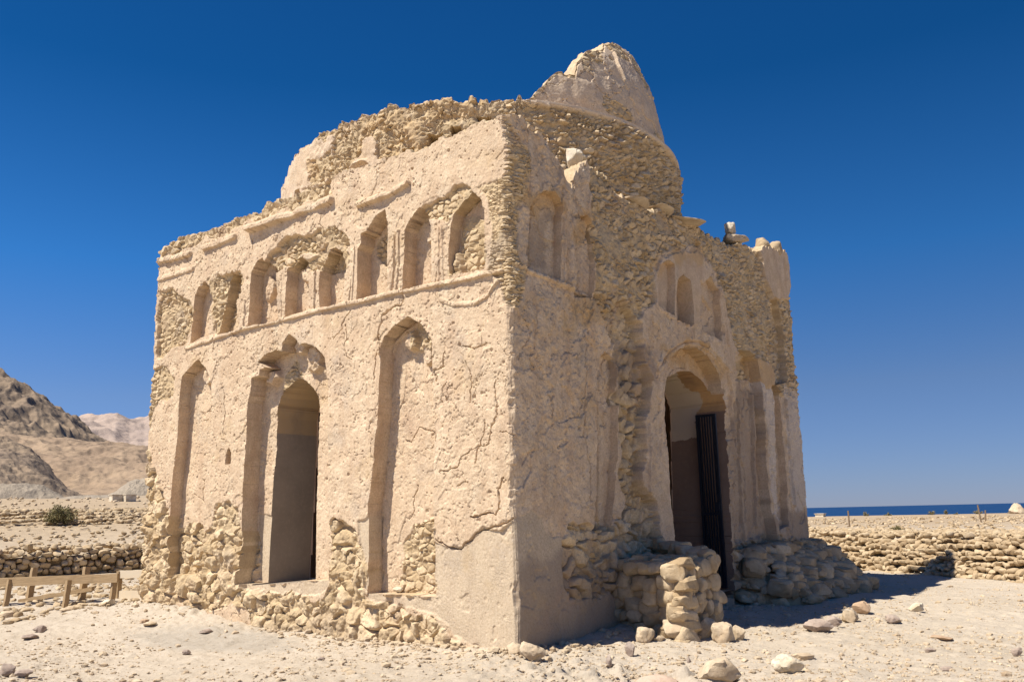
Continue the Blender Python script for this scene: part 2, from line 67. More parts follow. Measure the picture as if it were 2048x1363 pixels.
ROCKS = [('w', 3.02, 0.5, 0.33, 0.19, 'white pitted rounded boulder lying alone at the lower right'), ('t', 2.83, 1.47, 0.26, 0.08, 'low tan slab of rock just behind the white pitted boulder'), ('t', 0.78, 1.6, 0.24, 0.2, 'pale pointed pyramid shaped stone left of the low stone pier'), ('t', 0.9, 1.75, 0.16, 0.06, 'small flat pale stone between the pointed stone and the low stone pier'), ('t', 1.11, 1.94, 0.48, 0.32, 'large sunlit angular block leaning on the foot of the low stone pier'), ('t', 1.26, 2.33, 0.27, 0.26, 'upright yellowish stone right of the large angular block at the pier'), ('t', 1.54, 2.22, 0.29, 0.26, 'rounded sunlit boulder at the outer foot of the low stone pier'), ('t', 1.63, 2.5, 0.18, 0.18, 'small block at the right end of the row of stones fallen by the pier'), ('t', 0.43, -0.3, 0.3, 0.19, 'pale pink rock on the ground just right of the front corner of the ruin'), ('t', 0.11, -0.18, 0.23, 0.15, 'weathered stone stuck against the foot of the front corner of the ruin'), ('p', 2.28, 3.6, 0.4, 0.17, 'broad mauve grey rock on the sunlit ground beyond the shadow edge'), ('p', 2.33, 4.09, 0.23, 0.14, 'grey rock touching the right side of the broad mauve rock'), ('t', 2.33, 4.82, 0.24, 0.17, 'rounded pale rock on the shadow edge in front of the stone mound'), ('p', 2.89, 4.92, 0.21, 0.13, 'small brown rock right of the rounded rock on the shadow edge'), ('w', 2.76, 6.73, 0.24, 0.13, 'white stone at the notch of the building shadow'), ('o', 2.15, 5.99, 0.28, 0.2, 'orange brown rock lying in the building shadow'), ('p', -4.22, -3.84, 0.17, 0.13, 'grey cracked rock in the bottom left corner'), ('p', -3.94, -3.79, 0.19, 0.07, 'low flat rock beside the grey cracked rock at bottom left'), ('p', -7.65, -1.95, 0.2, 0.1, 'brown rock in a line of rubble on the left open ground'), ('p', -7.27, -2.25, 0.25, 0.07, 'low broken stone just left of the brown rock on the open ground'), ('p', -5.16, -0.73, 0.19, 0.07, 'thin grey slab on the grey patch of ground before the front wall'), ('o', -6.76, -0.77, 0.14, 0.07, 'small reddish brown stone left of the grey patch of ground'), ('t', -6.45, -0.85, 0.21, 0.06, 'flat tan stone right below the small reddish stone'), ('p', 1.05, 0.75, 0.12, 0.15, 'grey upright stone in front of the side wall corner'), ('p', 1.19, 0.06, 0.07, 0.12, 'thin dark upright stone at the bottom centre right'), ('p', 1.79, 0.78, 0.05, 0.08, 'tiny dark upright stone in front of the stone pier'), ('p', -3.75, -1.93, 0.11, 0.06, 'small mauve stone on the open foreground left of centre'), ('p', -1.75, -1.47, 0.09, 0.05, 'small dark grey stone near the bottom edge below the middle of the front wall'), ('t', 2.71, -0.44, 0.4, 0.21, 'rough brown outcrop cut by the bottom edge right of centre'), ('k', 2.18, -0.65, 0.53, 0.16, 'broad pinkish outcrop at the bottom edge below the stone pier'), ('p', 4.74, 2.66, 0.11, 0.1, 'small grey upright stone at the far right edge'), ('t', -0.12, 0.8, 0.22, 0.16, 'rounded stone in shade against the side wall near the corner'), ('t', -9.91, -1.48, 0.24, 0.12, 'tan stone at the left edge below the wooden fence'), ('w', -8.73, -0.32, 0.24, 0.11, 'whitish stone at the foot of the right end fence post'), ('t', -9.38, -0.66, 0.35, 0.09, 'low stone lying in the fence shadow'), ('k', -1.53, 0.32, 0.29, 0.26, 'pink stone standing at the foot of the smooth corner plaster'), ('t', -2.37, 0.81, 0.42, 0.24, 'lumpy yellow stone below the right tall niche'), ('t', -3.49, 0.83, 0.33, 0.22, 'rounded pale stone at the wall foot between the doorway and the right niche'), ('t', -0.96, 0.16, 0.21, 0.22, 'squared pale stone at the wall foot left of the front corner'), ('p', 3.9, 2.52, 0.12, 0.05, 'thin brown stone on the open ground at lower right'), ('p', 4.27, 1.56, 0.13, 0.05, 'flat dark stone near the bottom right edge'), ('o', 3.76, 3.78, 0.26, 0.05, 'thin orange flat stone on the right open ground')]
FENCE_FRONT = [[-12.17, -1.18], [-11.34, -0.91], [-9.98, -0.47], [-9.31, 0.04]]
FENCE_REAR = [[-11.52, -0.43], [-10.23, -0.06]]
FENCE_PALE = [[-9.8, 0.44], [-9.02, 0.26], [-8.35, 0.24]]
BUSH = [-30.7, 9.19, 41.2]
RIDGE_DARK = [(-0.9941, -0.1081, -0.0014), (-1.0, -0.0091, 0.0476), (-0.9964, 0.0848, 0.1436), (-0.9831, 0.183, 0.1953), (-0.9571, 0.2898, 0.1829), (-0.9415, 0.337, 0.1702), (-0.9289, 0.3702, 0.1516), (-0.9203, 0.3912, 0.1413), (-0.9108, 0.4128, 0.1244), (-0.9007, 0.4345, 0.1073), (-0.8942, 0.4477, 0.0947), (-0.8864, 0.463, 0.0836), (-0.8663, 0.4996, 0.0668), (-0.8343, 0.5514, 0.0428)]
RIDGE_MID = [(-0.9971, -0.0767, 0.0002), (-0.9982, 0.0595, 0.0418), (-0.9809, 0.1945, 0.0902), (-0.9547, 0.2977, 0.0949), (-0.9272, 0.3745, 0.0928), (-0.9099, 0.4149, 0.0914), (-0.894, 0.4481, 0.0885), (-0.8708, 0.4916, 0.084), (-0.8408, 0.5414, 0.0829), (-0.7793, 0.6267, 0.0747), (-0.6648, 0.747, 0.0057)]
RIDGE_SPUR = [(-0.9991, -0.0413, -0.0013), (-0.9965, 0.0832, 0.0535), (-0.9812, 0.1931, 0.1032), (-0.9548, 0.2973, 0.0996), (-0.9363, 0.3511, 0.0911), (-0.9271, 0.3748, 0.0888), (-0.9167, 0.3996, 0.0785), (-0.909, 0.4169, 0.0612), (-0.9016, 0.4325, 0.0387), (-0.8879, 0.4601, 0.0234)]
RIDGE_FAR = [(-0.996, 0.0895, 0.0045), (-0.9733, 0.2296, 0.0697), (-0.9137, 0.4063, 0.0987), (-0.9009, 0.4341, 0.115), (-0.8938, 0.4484, 0.1191), (-0.8829, 0.4695, 0.1193), (-0.8766, 0.4812, 0.1134), (-0.8699, 0.4932, 0.1126), (-0.8525, 0.5227, 0.122), (-0.8183, 0.5748, 0.1104), (-0.7441, 0.668, 0.0967), (-0.5768, 0.8169, 0.0031)]
RIDGE_BERM = [(-0.9148, 0.4039, 0.0144), (-0.9078, 0.4193, 0.024), (-0.8983, 0.4393, 0.0282), (-0.8837, 0.4681, 0.0283), (-0.8693, 0.4943, 0.0269), (-0.8526, 0.5225, 0.0244), (-0.825, 0.5651, 0.0109)]
RIDGE_BANK = [(-0.9639, 0.2663, 0.0459), (-0.9335, 0.3587, 0.0434), (-0.9191, 0.3941, 0.0419), (-0.9101, 0.4144, 0.0378), (-0.9047, 0.4261, 0.0318), (-0.9002, 0.4355, 0.0237)]
RIDGE_BANK_RIGHT = [(-0.8879, 0.46, 0.0244), (-0.882, 0.4712, 0.0323), (-0.8762, 0.4819, 0.0424), (-0.8681, 0.4964, 0.046), (-0.8399, 0.5428, 0.0456), (-0.8105, 0.5857, 0.0263)]
WHITE_BITS = [(-0.8811, 0.473, 0.014), (-0.875, 0.4841, 0.0148)]
FAR_SHRUBS = [(-0.2751, 0.9614, -0.0061), (-0.2543, 0.9671, -0.0071), (-0.2142, 0.9768, -0.008), (-0.2019, 0.9794, -0.0068), (-0.1927, 0.9813, -0.0075), (-0.1737, 0.9848, -0.0064), (-0.1447, 0.9895, -0.0056)]
POLES = [[-4.34, 27.09, 37.2], [-0.4, 31.12, 40.2], [-0.25, 31.07, 40.1]]
PLANTS = [[-0.62, 16.47, 26.0], [-0.86, 14.93, 24.6], [-11.31, 63.14, 73.8]]
LUMP = (-0.1399, 0.9902, -0.0077)
HUT = (-0.3183, 0.948, -0.0072)
DRUM_HOLES = [(-68.4, 7.36), (-56.5, 7.64), (-50.0, 7.81), (-96.6, 7.15), (-106.4, 7.26), (-86.8, 7.13), (-61.7, 7.53)]
DRUM_ROUND = (-81.0, 7.23)
DRUM_PALE = [[(-127.3, 7.55), (-127.2, 7.96), (-106.2, 8.21), (-90.7, 8.13), (-90.0, 7.75), (-100.2, 7.78), (-100.0, 7.4), (-108.6, 7.12)], [(-81.4, 7.91), (-77.0, 7.79), (-74.2, 7.4), (-74.2, 7.18), (-78.3, 6.98), (-84.3, 7.02), (-87.7, 7.34), (-82.1, 7.43)]]

# ---------------------------------------------------------------- ground height
def sst(a,b,x):
    t=np.clip((np.asarray(x,float)-a)/(b-a),0,1); return t*t*(3-2*t)
# terrace wall lines: (x0,y0)->(x1,y1); ground behind is about 0.85 m higher
def wl_left(x,y):   # signed distance behind the left terrace wall
    return -( (x+23.2)*.954 - (y-1.0)*.3 )
def wl_right(x,y):  # signed distance behind the right terrace wall
    return (x+1.97)*.583+(y-16.6)*.812
def G(x,y):
    x=np.asarray(x,float); y=np.asarray(y,float)
    z=.30*sst(-3.5,-9,x)*sst(-3,1,y)*sst(-20,-14,x)+.12*np.sin(x*.23+1)*np.sin(y*.19)*sst(10,25,np.hypot(x,y))
    z=z+.07*sst(.8,2,y)*sst(7,4.5,y)*sst(1.8,.5,x)*sst(-2,0,x)
    dl=wl_left(x,y); dr=wl_right(x,y)
    up=np.maximum(sst(.3,.9,dl),sst(.2,.7,dr))
    z=z*(1-up)+.88*up
    # land rises to the west
    d=np.hypot(x-6.5,y+8.5); az=np.degrees(np.arctan2(y+8.5,-(x-6.5)))   # 0 = due west, 90 = north
    west=sst(58,44,az)
    z=z+west*(sst(34,48,d)*1.35+sst(60,120,d)*2.6)
    east=1-west
    z=z-east*sst(78,140,d)*34
    z=z-west*sst(900,2500,d)*10
    return z
# ---------------------------------------------------------------- noise
def _h(ix,iy,iz,s):
    n=(ix.astype(np.int64)*374761393+iy.astype(np.int64)*668265263+iz.astype(np.int64)*2147483647+s*974711)&0xffffffff
    n=((n^(n>>13))*1274126177)&0xffffffff; n=((n^(n>>16))*2246822519)&0xffffffff
    return ((n^(n>>15))&0xffffff)/float(0xffffff)
_TB={}
def tab(s):
    if s not in _TB: _TB[s]=np.random.RandomState(s*7+1).rand(256*256).astype(np.float32)
    return _TB[s]
def noise(x,y,z=None,s=0):
    x=np.asarray(x,float); y=np.asarray(y,float)
    fx_=np.floor(x);fy_=np.floor(y); ix=fx_.astype(np.int32); iy=fy_.astype(np.int32); fx=(x-fx_).astype(np.float32); fy=(y-fy_).astype(np.float32)
    fx=fx*fx*(3-2*fx); fy=fy*fy*(3-2*fy)
    if z is None:
        T=tab(s); x0=ix&255; x1=(ix+1)&255; y0=(iy&255)<<8; y1=((iy+1)&255)<<8
        a=T[y0|x0]; c=T[y1|x0]; p=a+(T[y0|x1]-a)*fx; q=c+(T[y1|x1]-c)*fx
        return (p+(q-p)*fy)*2-1
    ix=ix.astype(np.int64); iy=iy.astype(np.int64)
    iz=np.floor(z).astype(np.int64); fz=z-iz; fz=fz*fz*(3-2*fz)
    r=0
    for k,wz in ((0,1-fz),(1,fz)):
        a=_h(ix,iy,iz+k,s);b=_h(ix+1,iy,iz+k,s);c=_h(ix,iy+1,iz+k,s);d=_h(ix+1,iy+1,iz+k,s)
        t=(a+(b-a)*fx); r=r+(t+((c+(d-c)*fx)-t)*fy)*wz
    return r*2-1
def fbm(x,y,o=4,s=0,z=None):
    r=0;a=1;t=0
    for i in range(o):
        r=r+a*noise(x*2**i+i*17.3,y*2**i-i*9.1,None if z is None else z*2**i,s+i); t+=a; a*=.5
    return r/t*1.6
def voro(x,y,s=0):
    ix=np.floor(x).astype(np.int32); iy=np.floor(y).astype(np.int32); T1,T2,T3=tab(s+1000),tab(s+1005),tab(s+1009)
    f1=np.full(x.shape,9.);f2=np.full(x.shape,9.);idr=np.zeros(x.shape)
    for a in (-1,0,1):
        for b in (-1,0,1):
            cx=ix+a;cy=iy+b; k=((cy&255)<<8)|(cx&255)
            px=cx+.12+.76*T1[k];py=cy+.12+.76*T2[k]; r=T3[k]
            d=np.hypot(px-x,py-y); m=d<f1
            f2=np.where(m,f1,np.minimum(f2,d)); idr=np.where(m,r,idr); f1=np.where(m,d,f1)
    return f1,f2,idr
def ss(a,b,x):
    t=np.clip((x-a)/(b-a),0,1); return t*t*(3-2*t)
def rowed(x,y,s=0):                       # stones laid in rows: every row shifted
    j=np.floor(y); return x+_h(j.astype(np.int64),j.astype(np.int64)*0,j.astype(np.int64)*0,s+3)*1.0
def stones(u,z,size,s,aspect=1.45,warp=.25,mort=.32):
    wu=fbm(u/size*.9,z/size*.9,3,s+40)*warp; wz=fbm(u/size*.9+31,z/size*.9,3,s+41)*warp
    A_=voro2(u/size+wu,z/size*aspect+wz,s); B_=voro2(u/size*1.75+wu*1.5,z/size*aspect*1.6+wz*1.5,s+60)
    k=fbm(u/size*.33,z/size*.4,3,s+42)>.12
    f1,e,r,r2,dx,dy=[np.where(k,b,a) for a,b in zip(A_,B_)]
    sc=np.where(k,.62,1.)
    body=ss(0,.2,e)**.8
    top=.62+.5*(r-.4)+(r-.5)*dx*1.3+(r2-.5)*dy*1.6-.45*np.clip(f1,0,1)**2
    hgt=body*np.clip(top,.12,1.2)*sc
    m_=mort*(.55+.9*fbm(u/size*.45,z/size*.45,3,s+43))+fbm(u/size*3,z/size*3,3,s+44)*.07
    d=hgt-m_; t=np.clip(.5+d/.24,0,1); hgt=m_*(1-t)+hgt*t+t*(1-t)*.06
    return hgt, r*t+.35*(1-t), e+(1-t)
def voro2(x,y,s=0):
    ix=np.floor(x).astype(np.int32); iy=np.floor(y).astype(np.int32); T1,T2,T3,T4,T5=[tab(s+2000+j) for j in range(5)]
    f1=np.full(x.shape,9.);f2=np.full(x.shape,9.);K=np.zeros(x.shape,np.int32);DX=np.zeros(x.shape);DY=np.zeros(x.shape)
    for a in (-1,0,1):
        for b in (-1,0,1):
            cx=ix+a;cy=iy+b; k=((cy&255)<<8)|(cx&255)
            dx=x-(cx+.08+.84*T1[k]);dy=y-(cy+.08+.84*T2[k]); ax=np.abs(dx);ay=np.abs(dy)
            d=np.maximum(np.hypot(dx,dy)*.8,(ax+ay)*.612)*(.8+.4*T5[k]); m=d<f1
            f2=np.where(m,f1,np.minimum(f2,d)); K=np.where(m,k,K); DX=np.where(m,dx,DX);DY=np.where(m,dy,DY); f1=np.where(m,d,f1)
    return f1,f2-f1,T3[K],T4[K],DX,DY
# ---------------------------------------------------------------- polygons
def poly_sd(U,Z,P):
    P=np.array(P,float); x0,y0=P.min(0)-.35; x1,y1=P.max(0)+.35
    sd=np.full(U.shape,9.)
    m=(U>x0)&(U<x1)&(Z>y0)&(Z<y1)
    if not m.any(): return sd
    u=U[m];z=Z[m]; d=np.full(u.shape,9.); ins=np.zeros(u.shape,bool)
    n=len(P)
    for i in range(n):
        a=P[i];b=P[(i+1)%n]; e=b-a; L=max(e@e,1e-9)
        t=np.clip(((u-a[0])*e[0]+(z-a[1])*e[1])/L,0,1)
        d=np.minimum(d,np.hypot(u-a[0]-t*e[0],z-a[1]-t*e[1]))
        c=((a[1]>z)!=(b[1]>z))&(u<(b[0]-a[0])*(z-a[1])/(b[1]-a[1]+1e-12)+a[0]); ins^=c
    sd[m]=np.where(ins,-d,d); return sd
def line_d(U,Z,P,rad=.3):
    P=np.array(P,float); x0,y0=P.min(0)-rad; x1,y1=P.max(0)+rad
    r=np.full(U.shape,9.); sg=np.zeros(U.shape)
    m=(U>x0)&(U<x1)&(Z>y0)&(Z<y1)
    u=U[m];z=Z[m]; d=np.full(u.shape,9.); dz=np.zeros(u.shape)
    for a,b in zip(P[:-1],P[1:]):
        e=b-a; L=max(e@e,1e-9); t=np.clip(((u-a[0])*e[0]+(z-a[1])*e[1])/L,0,1)
        q=np.hypot(u-a[0]-t*e[0],z-a[1]-t*e[1]); k=q<d
        dz=np.where(k,z-(a[1]+t*e[1]),dz); d=np.where(k,q,d)
    r[m]=d; sg[m]=dz; return r,sg
# ---------------------------------------------------------------- object helpers
def link(o,parent=None):
    C.objects.link(o)
    if parent is not None: o.parent=parent
    return o
def mesh_obj(name,V,Fq,mat=None,parent=None,attrs=None,smooth=True,angle=48):
    V=np.asarray(V,np.float32); me=bpy.data.meshes.new(name)
    if isinstance(Fq,np.ndarray):
        n,k=Fq.shape
        me.vertices.add(len(V)); me.vertices.foreach_set('co',V.ravel())
        me.loops.add(n*k); me.loops.foreach_set('vertex_index',Fq.astype(np.int32).ravel())
        me.polygons.add(n); me.polygons.foreach_set('loop_start',np.arange(0,n*k,k,dtype=np.int32))
        me.update(calc_edges=True)
    else:
        me.from_pydata([tuple(map(float,v)) for v in V],[],Fq)
    if attrs:
        for an,av in attrs.items():
            a=me.attributes.new(an,'FLOAT_COLOR','POINT'); a.data.foreach_set('color',av.astype(np.float32).ravel())
    me.polygons.foreach_set('use_smooth',np.full(len(me.polygons),smooth))
    if smooth and angle: me.set_sharp_from_angle(angle=math.radians(angle))
    me.validate(); me.update()
    if mat: me.materials.append(mat)
    return link(bpy.data.objects.new(name,me),parent)
def tag(o,label=None,cat=None,group=None,kind=None):
    if label: o['label']=label
    if cat: o['category']=cat
    if group: o['group']=group
    if kind: o['kind']=kind
    return o
def empty(name,loc=(0,0,0)):
    o=bpy.data.objects.new(name,None); C.objects.link(o); o.location=loc; return o
def grid_quads(nr,nc,close=False):
    i=np.arange(nr*nc).reshape(nr,nc)
    if close: i=np.concatenate([i,i[:,:1]],1)
    return np.stack([i[:-1,:-1],i[:-1,1:],i[1:,1:],i[1:,:-1]],-1).reshape(-1,4)
# ---------------------------------------------------------------- materials
def new_mat(name,rough=.95):
    m=bpy.data.materials.new(name); m.use_nodes=True; b=m.node_tree.nodes['Principled BSDF']
    b.inputs['Roughness'].default_value=rough; b.inputs['Specular IOR Level'].default_value=.15
    return m,m.node_tree,b
def N(t,k,**kw):
    n=t.nodes.new(k)
    for a,v in kw.items(): setattr(n,a,v)
    return n
def tex(t,scale,detail=6,rough=.6,kind='ShaderNodeTexNoise',co=None,vec=None):
    n=N(t,kind); n.inputs['Scale'].default_value=scale
    if kind=='ShaderNodeTexNoise': n.inputs['Detail'].default_value=detail; n.inputs['Roughness'].default_value=rough
    if co is not None: t.links.new(co,n.inputs['Vector'])
    return n
def mix(t,f,a,b,mode='MIX'):
    n=N(t,'ShaderNodeMix',data_type='RGBA',blend_type=mode)
    for i,v in ((0,f),(6,a),(7,b)):
        if isinstance(v,(int,float)): n.inputs[i].default_value=v
        elif isinstance(v,tuple): n.inputs[i].default_value=(*v,1)
        else: t.links.new(v,n.inputs[i])
    return n.outputs[2]
def ramp(t,f,a,b,c0=0.,c1=1.):
    n=N(t,'ShaderNodeMapRange'); n.inputs[1].default_value=a;n.inputs[2].default_value=b;n.inputs[3].default_value=c0;n.inputs[4].default_value=c1
    t.links.new(f,n.inputs[0]); return n.outputs[0]
def bump(t,h,st,dist,nrm=None):
    n=N(t,'ShaderNodeBump'); n.inputs['Strength'].default_value=st; n.inputs['Distance'].default_value=dist
    t.links.new(h,n.inputs['Height'])
    if nrm is not None: t.links.new(nrm,n.inputs['Normal'])
    return n.outputs[0]
def masonry_mat():
    m,t,b=new_mat('weathered_plaster')
    co=N(t,'ShaderNodeTexCoord').outputs['Object']
    at=N(t,'ShaderNodeAttribute',attribute_name='mask'); at2=N(t,'ShaderNodeAttribute',attribute_name='tint')
    s1=N(t,'ShaderNodeSeparateColor'); s2=N(t,'ShaderNodeSeparateColor')
    t.links.new(at.outputs[0],s1.inputs[0]); t.links.new(at2.outputs[0],s2.inputs[0])
    n1=tex(t,.9,6,.6,co=co).outputs[0]; n2=tex(t,5,8,.65,co=co).outputs[0]; n3=tex(t,38,6,.7,co=co).outputs[0]; n4=tex(t,2.2,5,.6,co=co).outputs[0]
    pl=mix(t,ramp(t,n1,.35,.65),(.725,.575,.405),(.655,.505,.345))
    pl=mix(t,ramp(t,n2,.42,.72),pl,(.53,.39,.26))
    pl=mix(t,ramp(t,n4,.58,.72,0,.55),pl,(.78,.66,.49))
    rb=mix(t,s1.outputs[2],(.50,.375,.215),(.70,.56,.37))
    rb=mix(t,ramp(t,n2,.4,.7,0,.6),rb,(.36,.26,.155))
    cm=mix(t,ramp(t,n1,.3,.7),(.60,.49,.35),(.55,.44,.31)); cm=mix(t,ramp(t,n2,.5,.75,0,.4),cm,(.57,.47,.36))
    st=N(t,'ShaderNodeMapping'); st.inputs['Scale'].default_value=(2.2,2.2,.5); t.links.new(co,st.inputs[0]); n6=tex(t,1.6,6,.65,co=st.outputs[0]).outputs[0]
    pl=mix(t,ramp(t,n6,.48,.66,0,.6),pl,(.52,.37,.245)); cm=mix(t,ramp(t,n6,.5,.7,0,.4),cm,(.44,.345,.25))
    c=mix(t,s1.outputs[0],pl,rb); c=mix(t,s1.outputs[1],c,cm)
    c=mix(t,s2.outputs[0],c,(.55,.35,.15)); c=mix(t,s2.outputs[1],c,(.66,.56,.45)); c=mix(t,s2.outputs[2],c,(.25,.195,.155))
    n5=tex(t,1.3,5,.65,co=co).outputs[1]; s5=N(t,'ShaderNodeSeparateColor'); t.links.new(n5,s5.inputs[0])
    c=mix(t,ramp(t,s5.outputs[0],.56,.70,0,.40),c,(.46,.32,.23)); c=mix(t,ramp(t,s5.outputs[1],.58,.72,0,.40),c,(.50,.345,.165)); c=mix(t,ramp(t,s5.outputs[2],.58,.70,0,.45),c,(.38,.32,.265))
    c=mix(t,ramp(t,n3,.42,.72,0,.6),c,(.30,.21,.13))
    t.links.new(c,b.inputs['Base Color'])
    fine=tex(t,110,5,.75,co=co).outputs[0]
    nb=bump(t,n2,.2,.03)
    for hh_,dd_,lo_,hi_ in ((n3,.016,.12,.9),(fine,.007,.2,.75)):
        bn=N(t,'ShaderNodeBump'); bn.inputs['Distance'].default_value=dd_; t.links.new(hh_,bn.inputs['Height']); t.links.new(nb,bn.inputs['Normal']); t.links.new(ramp(t,n4,.38,.62,lo_,hi_),bn.inputs['Strength']); nb=bn.outputs[0]
    t.links.new(nb,b.inputs['Normal']); return m
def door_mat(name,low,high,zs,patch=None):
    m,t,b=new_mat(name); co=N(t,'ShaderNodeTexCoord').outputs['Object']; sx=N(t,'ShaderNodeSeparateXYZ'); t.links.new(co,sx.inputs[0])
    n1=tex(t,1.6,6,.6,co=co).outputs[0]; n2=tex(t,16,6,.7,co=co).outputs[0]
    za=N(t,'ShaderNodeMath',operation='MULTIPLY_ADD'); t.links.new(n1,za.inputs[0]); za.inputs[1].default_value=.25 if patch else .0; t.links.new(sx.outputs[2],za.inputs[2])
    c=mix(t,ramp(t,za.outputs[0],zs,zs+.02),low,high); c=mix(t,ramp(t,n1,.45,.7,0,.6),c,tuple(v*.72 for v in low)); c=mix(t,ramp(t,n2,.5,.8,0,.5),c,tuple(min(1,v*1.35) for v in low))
    if patch:
        xx=N(t,'ShaderNodeMath',operation='MULTIPLY_ADD'); t.links.new(n1,xx.inputs[0]); xx.inputs[1].default_value=.9; t.links.new(sx.outputs[0],xx.inputs[2])
        zz=N(t,'ShaderNodeMath',operation='MULTIPLY_ADD'); t.links.new(n1,zz.inputs[0]); zz.inputs[1].default_value=1.2; t.links.new(sx.outputs[2],zz.inputs[2])
        pm=N(t,'ShaderNodeMath',operation='MULTIPLY'); t.links.new(ramp(t,xx.outputs[0],-.13,-.16),pm.inputs[0]); t.links.new(ramp(t,zz.outputs[0],3.62,3.65),pm.inputs[1])
        c=mix(t,pm.outputs[0],c,patch)
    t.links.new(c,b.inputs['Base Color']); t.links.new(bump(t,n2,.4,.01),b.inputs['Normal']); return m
def stone_mat(name,a,b_,dark,scale=1.,pits=0.):
    m,t,b=new_mat(name)
    co=N(t,'ShaderNodeTexCoord').outputs['Object']; oi=N(t,'ShaderNodeObjectInfo').outputs['Random']
    at=N(t,'ShaderNodeAttribute',attribute_name='rnd')
    n1=tex(t,3*scale,6,.6,co=co).outputs[0]; n2=tex(t,22*scale,6,.7,co=co).outputs[0]; n3=tex(t,90*scale,4,.7,co=co).outputs[0]
    c=mix(t,at.outputs[0],a,b_); c=mix(t,ramp(t,n1,.4,.7),c,dark); c=mix(t,ramp(t,n2,.5,.75,0,.5),c,tuple(v*.7 for v in dark))
    nb=bump(t,n2,.6,.02); nb=bump(t,n3,.5,.006,nb)
    if pits:
        v=tex(t,30*scale,kind='ShaderNodeTexVoronoi',co=co).outputs[0]; nb=bump(t,ramp(t,v,0,.35),pits,.01,nb)
    t.links.new(c,b.inputs['Base Color']); t.links.new(nb,b.inputs['Normal']); return m
M_MAS=masonry_mat()
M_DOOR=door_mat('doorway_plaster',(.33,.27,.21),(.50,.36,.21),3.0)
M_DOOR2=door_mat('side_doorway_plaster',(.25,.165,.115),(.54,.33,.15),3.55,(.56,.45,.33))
M_STONE=stone_mat('rubble_stone',(.43,.325,.20),(.58,.465,.315),(.33,.235,.135))
M_PALE=stone_mat('pale_stone',(.66,.58,.45),(.70,.62,.49),(.46,.37,.25),pits=.6)
M_TAN=stone_mat('tan_stone',(.52,.42,.29),(.60,.49,.35),(.38,.28,.18))
M_MAUVE=stone_mat('mauve_stone',(.40,.32,.26),(.46,.38,.31),(.27,.20,.16))
M_OCHRE=stone_mat('ochre_stone',(.48,.34,.22),(.54,.40,.28),(.38,.26,.17))
M_PINK=stone_mat('pink_stone',(.55,.42,.32),(.58,.45,.35),(.42,.30,.22))
# ---------------------------------------------------------------- rocks
def ico(n):
    import bmesh
    bm=bmesh.new(); bmesh.ops.create_icosphere(bm,subdivisions=n,radius=1)
    V=np.array([v.co[:] for v in bm.verts]); Fc=np.array([[v.index for v in f.verts] for f in bm.faces]); bm.free(); return V,Fc
ICO={n:ico(n) for n in (2,3,4)}
def rock_shape(seed,n=3,chops=9,rough=.12,lo=.55,hi=.9,cube=1.):
    rs=np.random.RandomState(seed); V,Fc=ICO[n]; V=np.sign(V)*np.abs(V)**cube; V=V/np.abs(V).max()
    nn=fbm(V[:,0]*1.3+seed,V[:,1]*1.3,3,seed,V[:,2]*1.3); V=V*(1+rough*1.3*nn)[:,None]
    for _ in range(chops+4):
        d=rs.normal(size=3); d/=np.linalg.norm(d); k=rs.uniform(lo,hi); t=V@d
        V=V-np.outer(np.maximum(t-k,0)*.97,d)
    n2=fbm(V[:,0]*5+seed,V[:,1]*5,3,seed+7,V[:,2]*5)
    V=V*(1+rough*.28*n2)[:,None]
    mn=V.min(0);mx=V.max(0); return (V-(mn+mx)/2)/(mx-mn)*2,Fc      # fills the -1..1 box
PROTO2=[rock_shape(100+i,2,4,.1,.6,.95,.75) for i in range(22)]
PROTO4=[rock_shape(500+i,4,6,.10,.82,1.25,.36) for i in range(12)]
PROTO3=[rock_shape(300+i,3,9,.12,.5,.88) for i in range(16)]
def rot3(rs,tilt):
    a=rs.uniform(0,6.283); q=mathutils.Euler((rs.uniform(-tilt,tilt),rs.uniform(-tilt,tilt),a)).to_matrix(); return np.array(q)
class Pile:                                # many stones of one heap or wall in one mesh
    def __init__(s): s.V=[];s.F=[];s.R=[];s.n=0
    def add(s,proto,pos,size,Rm,rnd):
        V,Fc=proto; W=(V*np.array(size)*.5)@Rm.T+np.array(pos)
        s.V.append(W);s.F.append(Fc+s.n);s.R.append(np.full(len(W),rnd));s.n+=len(W)
    def raw(s,V,Fc,rnd=.3):
        s.V.append(V);s.F.append(np.asarray(Fc)+s.n);s.R.append(np.full(len(V),rnd));s.n+=len(V)
    def build(s,name,mat,parent=None,smooth=True,angle=38):
        V=np.concatenate(s.V);R=np.concatenate(s.R); A=np.stack([R,R,R,np.ones_like(R)],1)
        return mesh_obj(name,V,np.concatenate(s.F),mat,parent,{'rnd':A},smooth,angle)
def tri(q): q=np.asarray(q); return np.concatenate([q[:,[0,1,2]],q[:,[0,2,3]]])
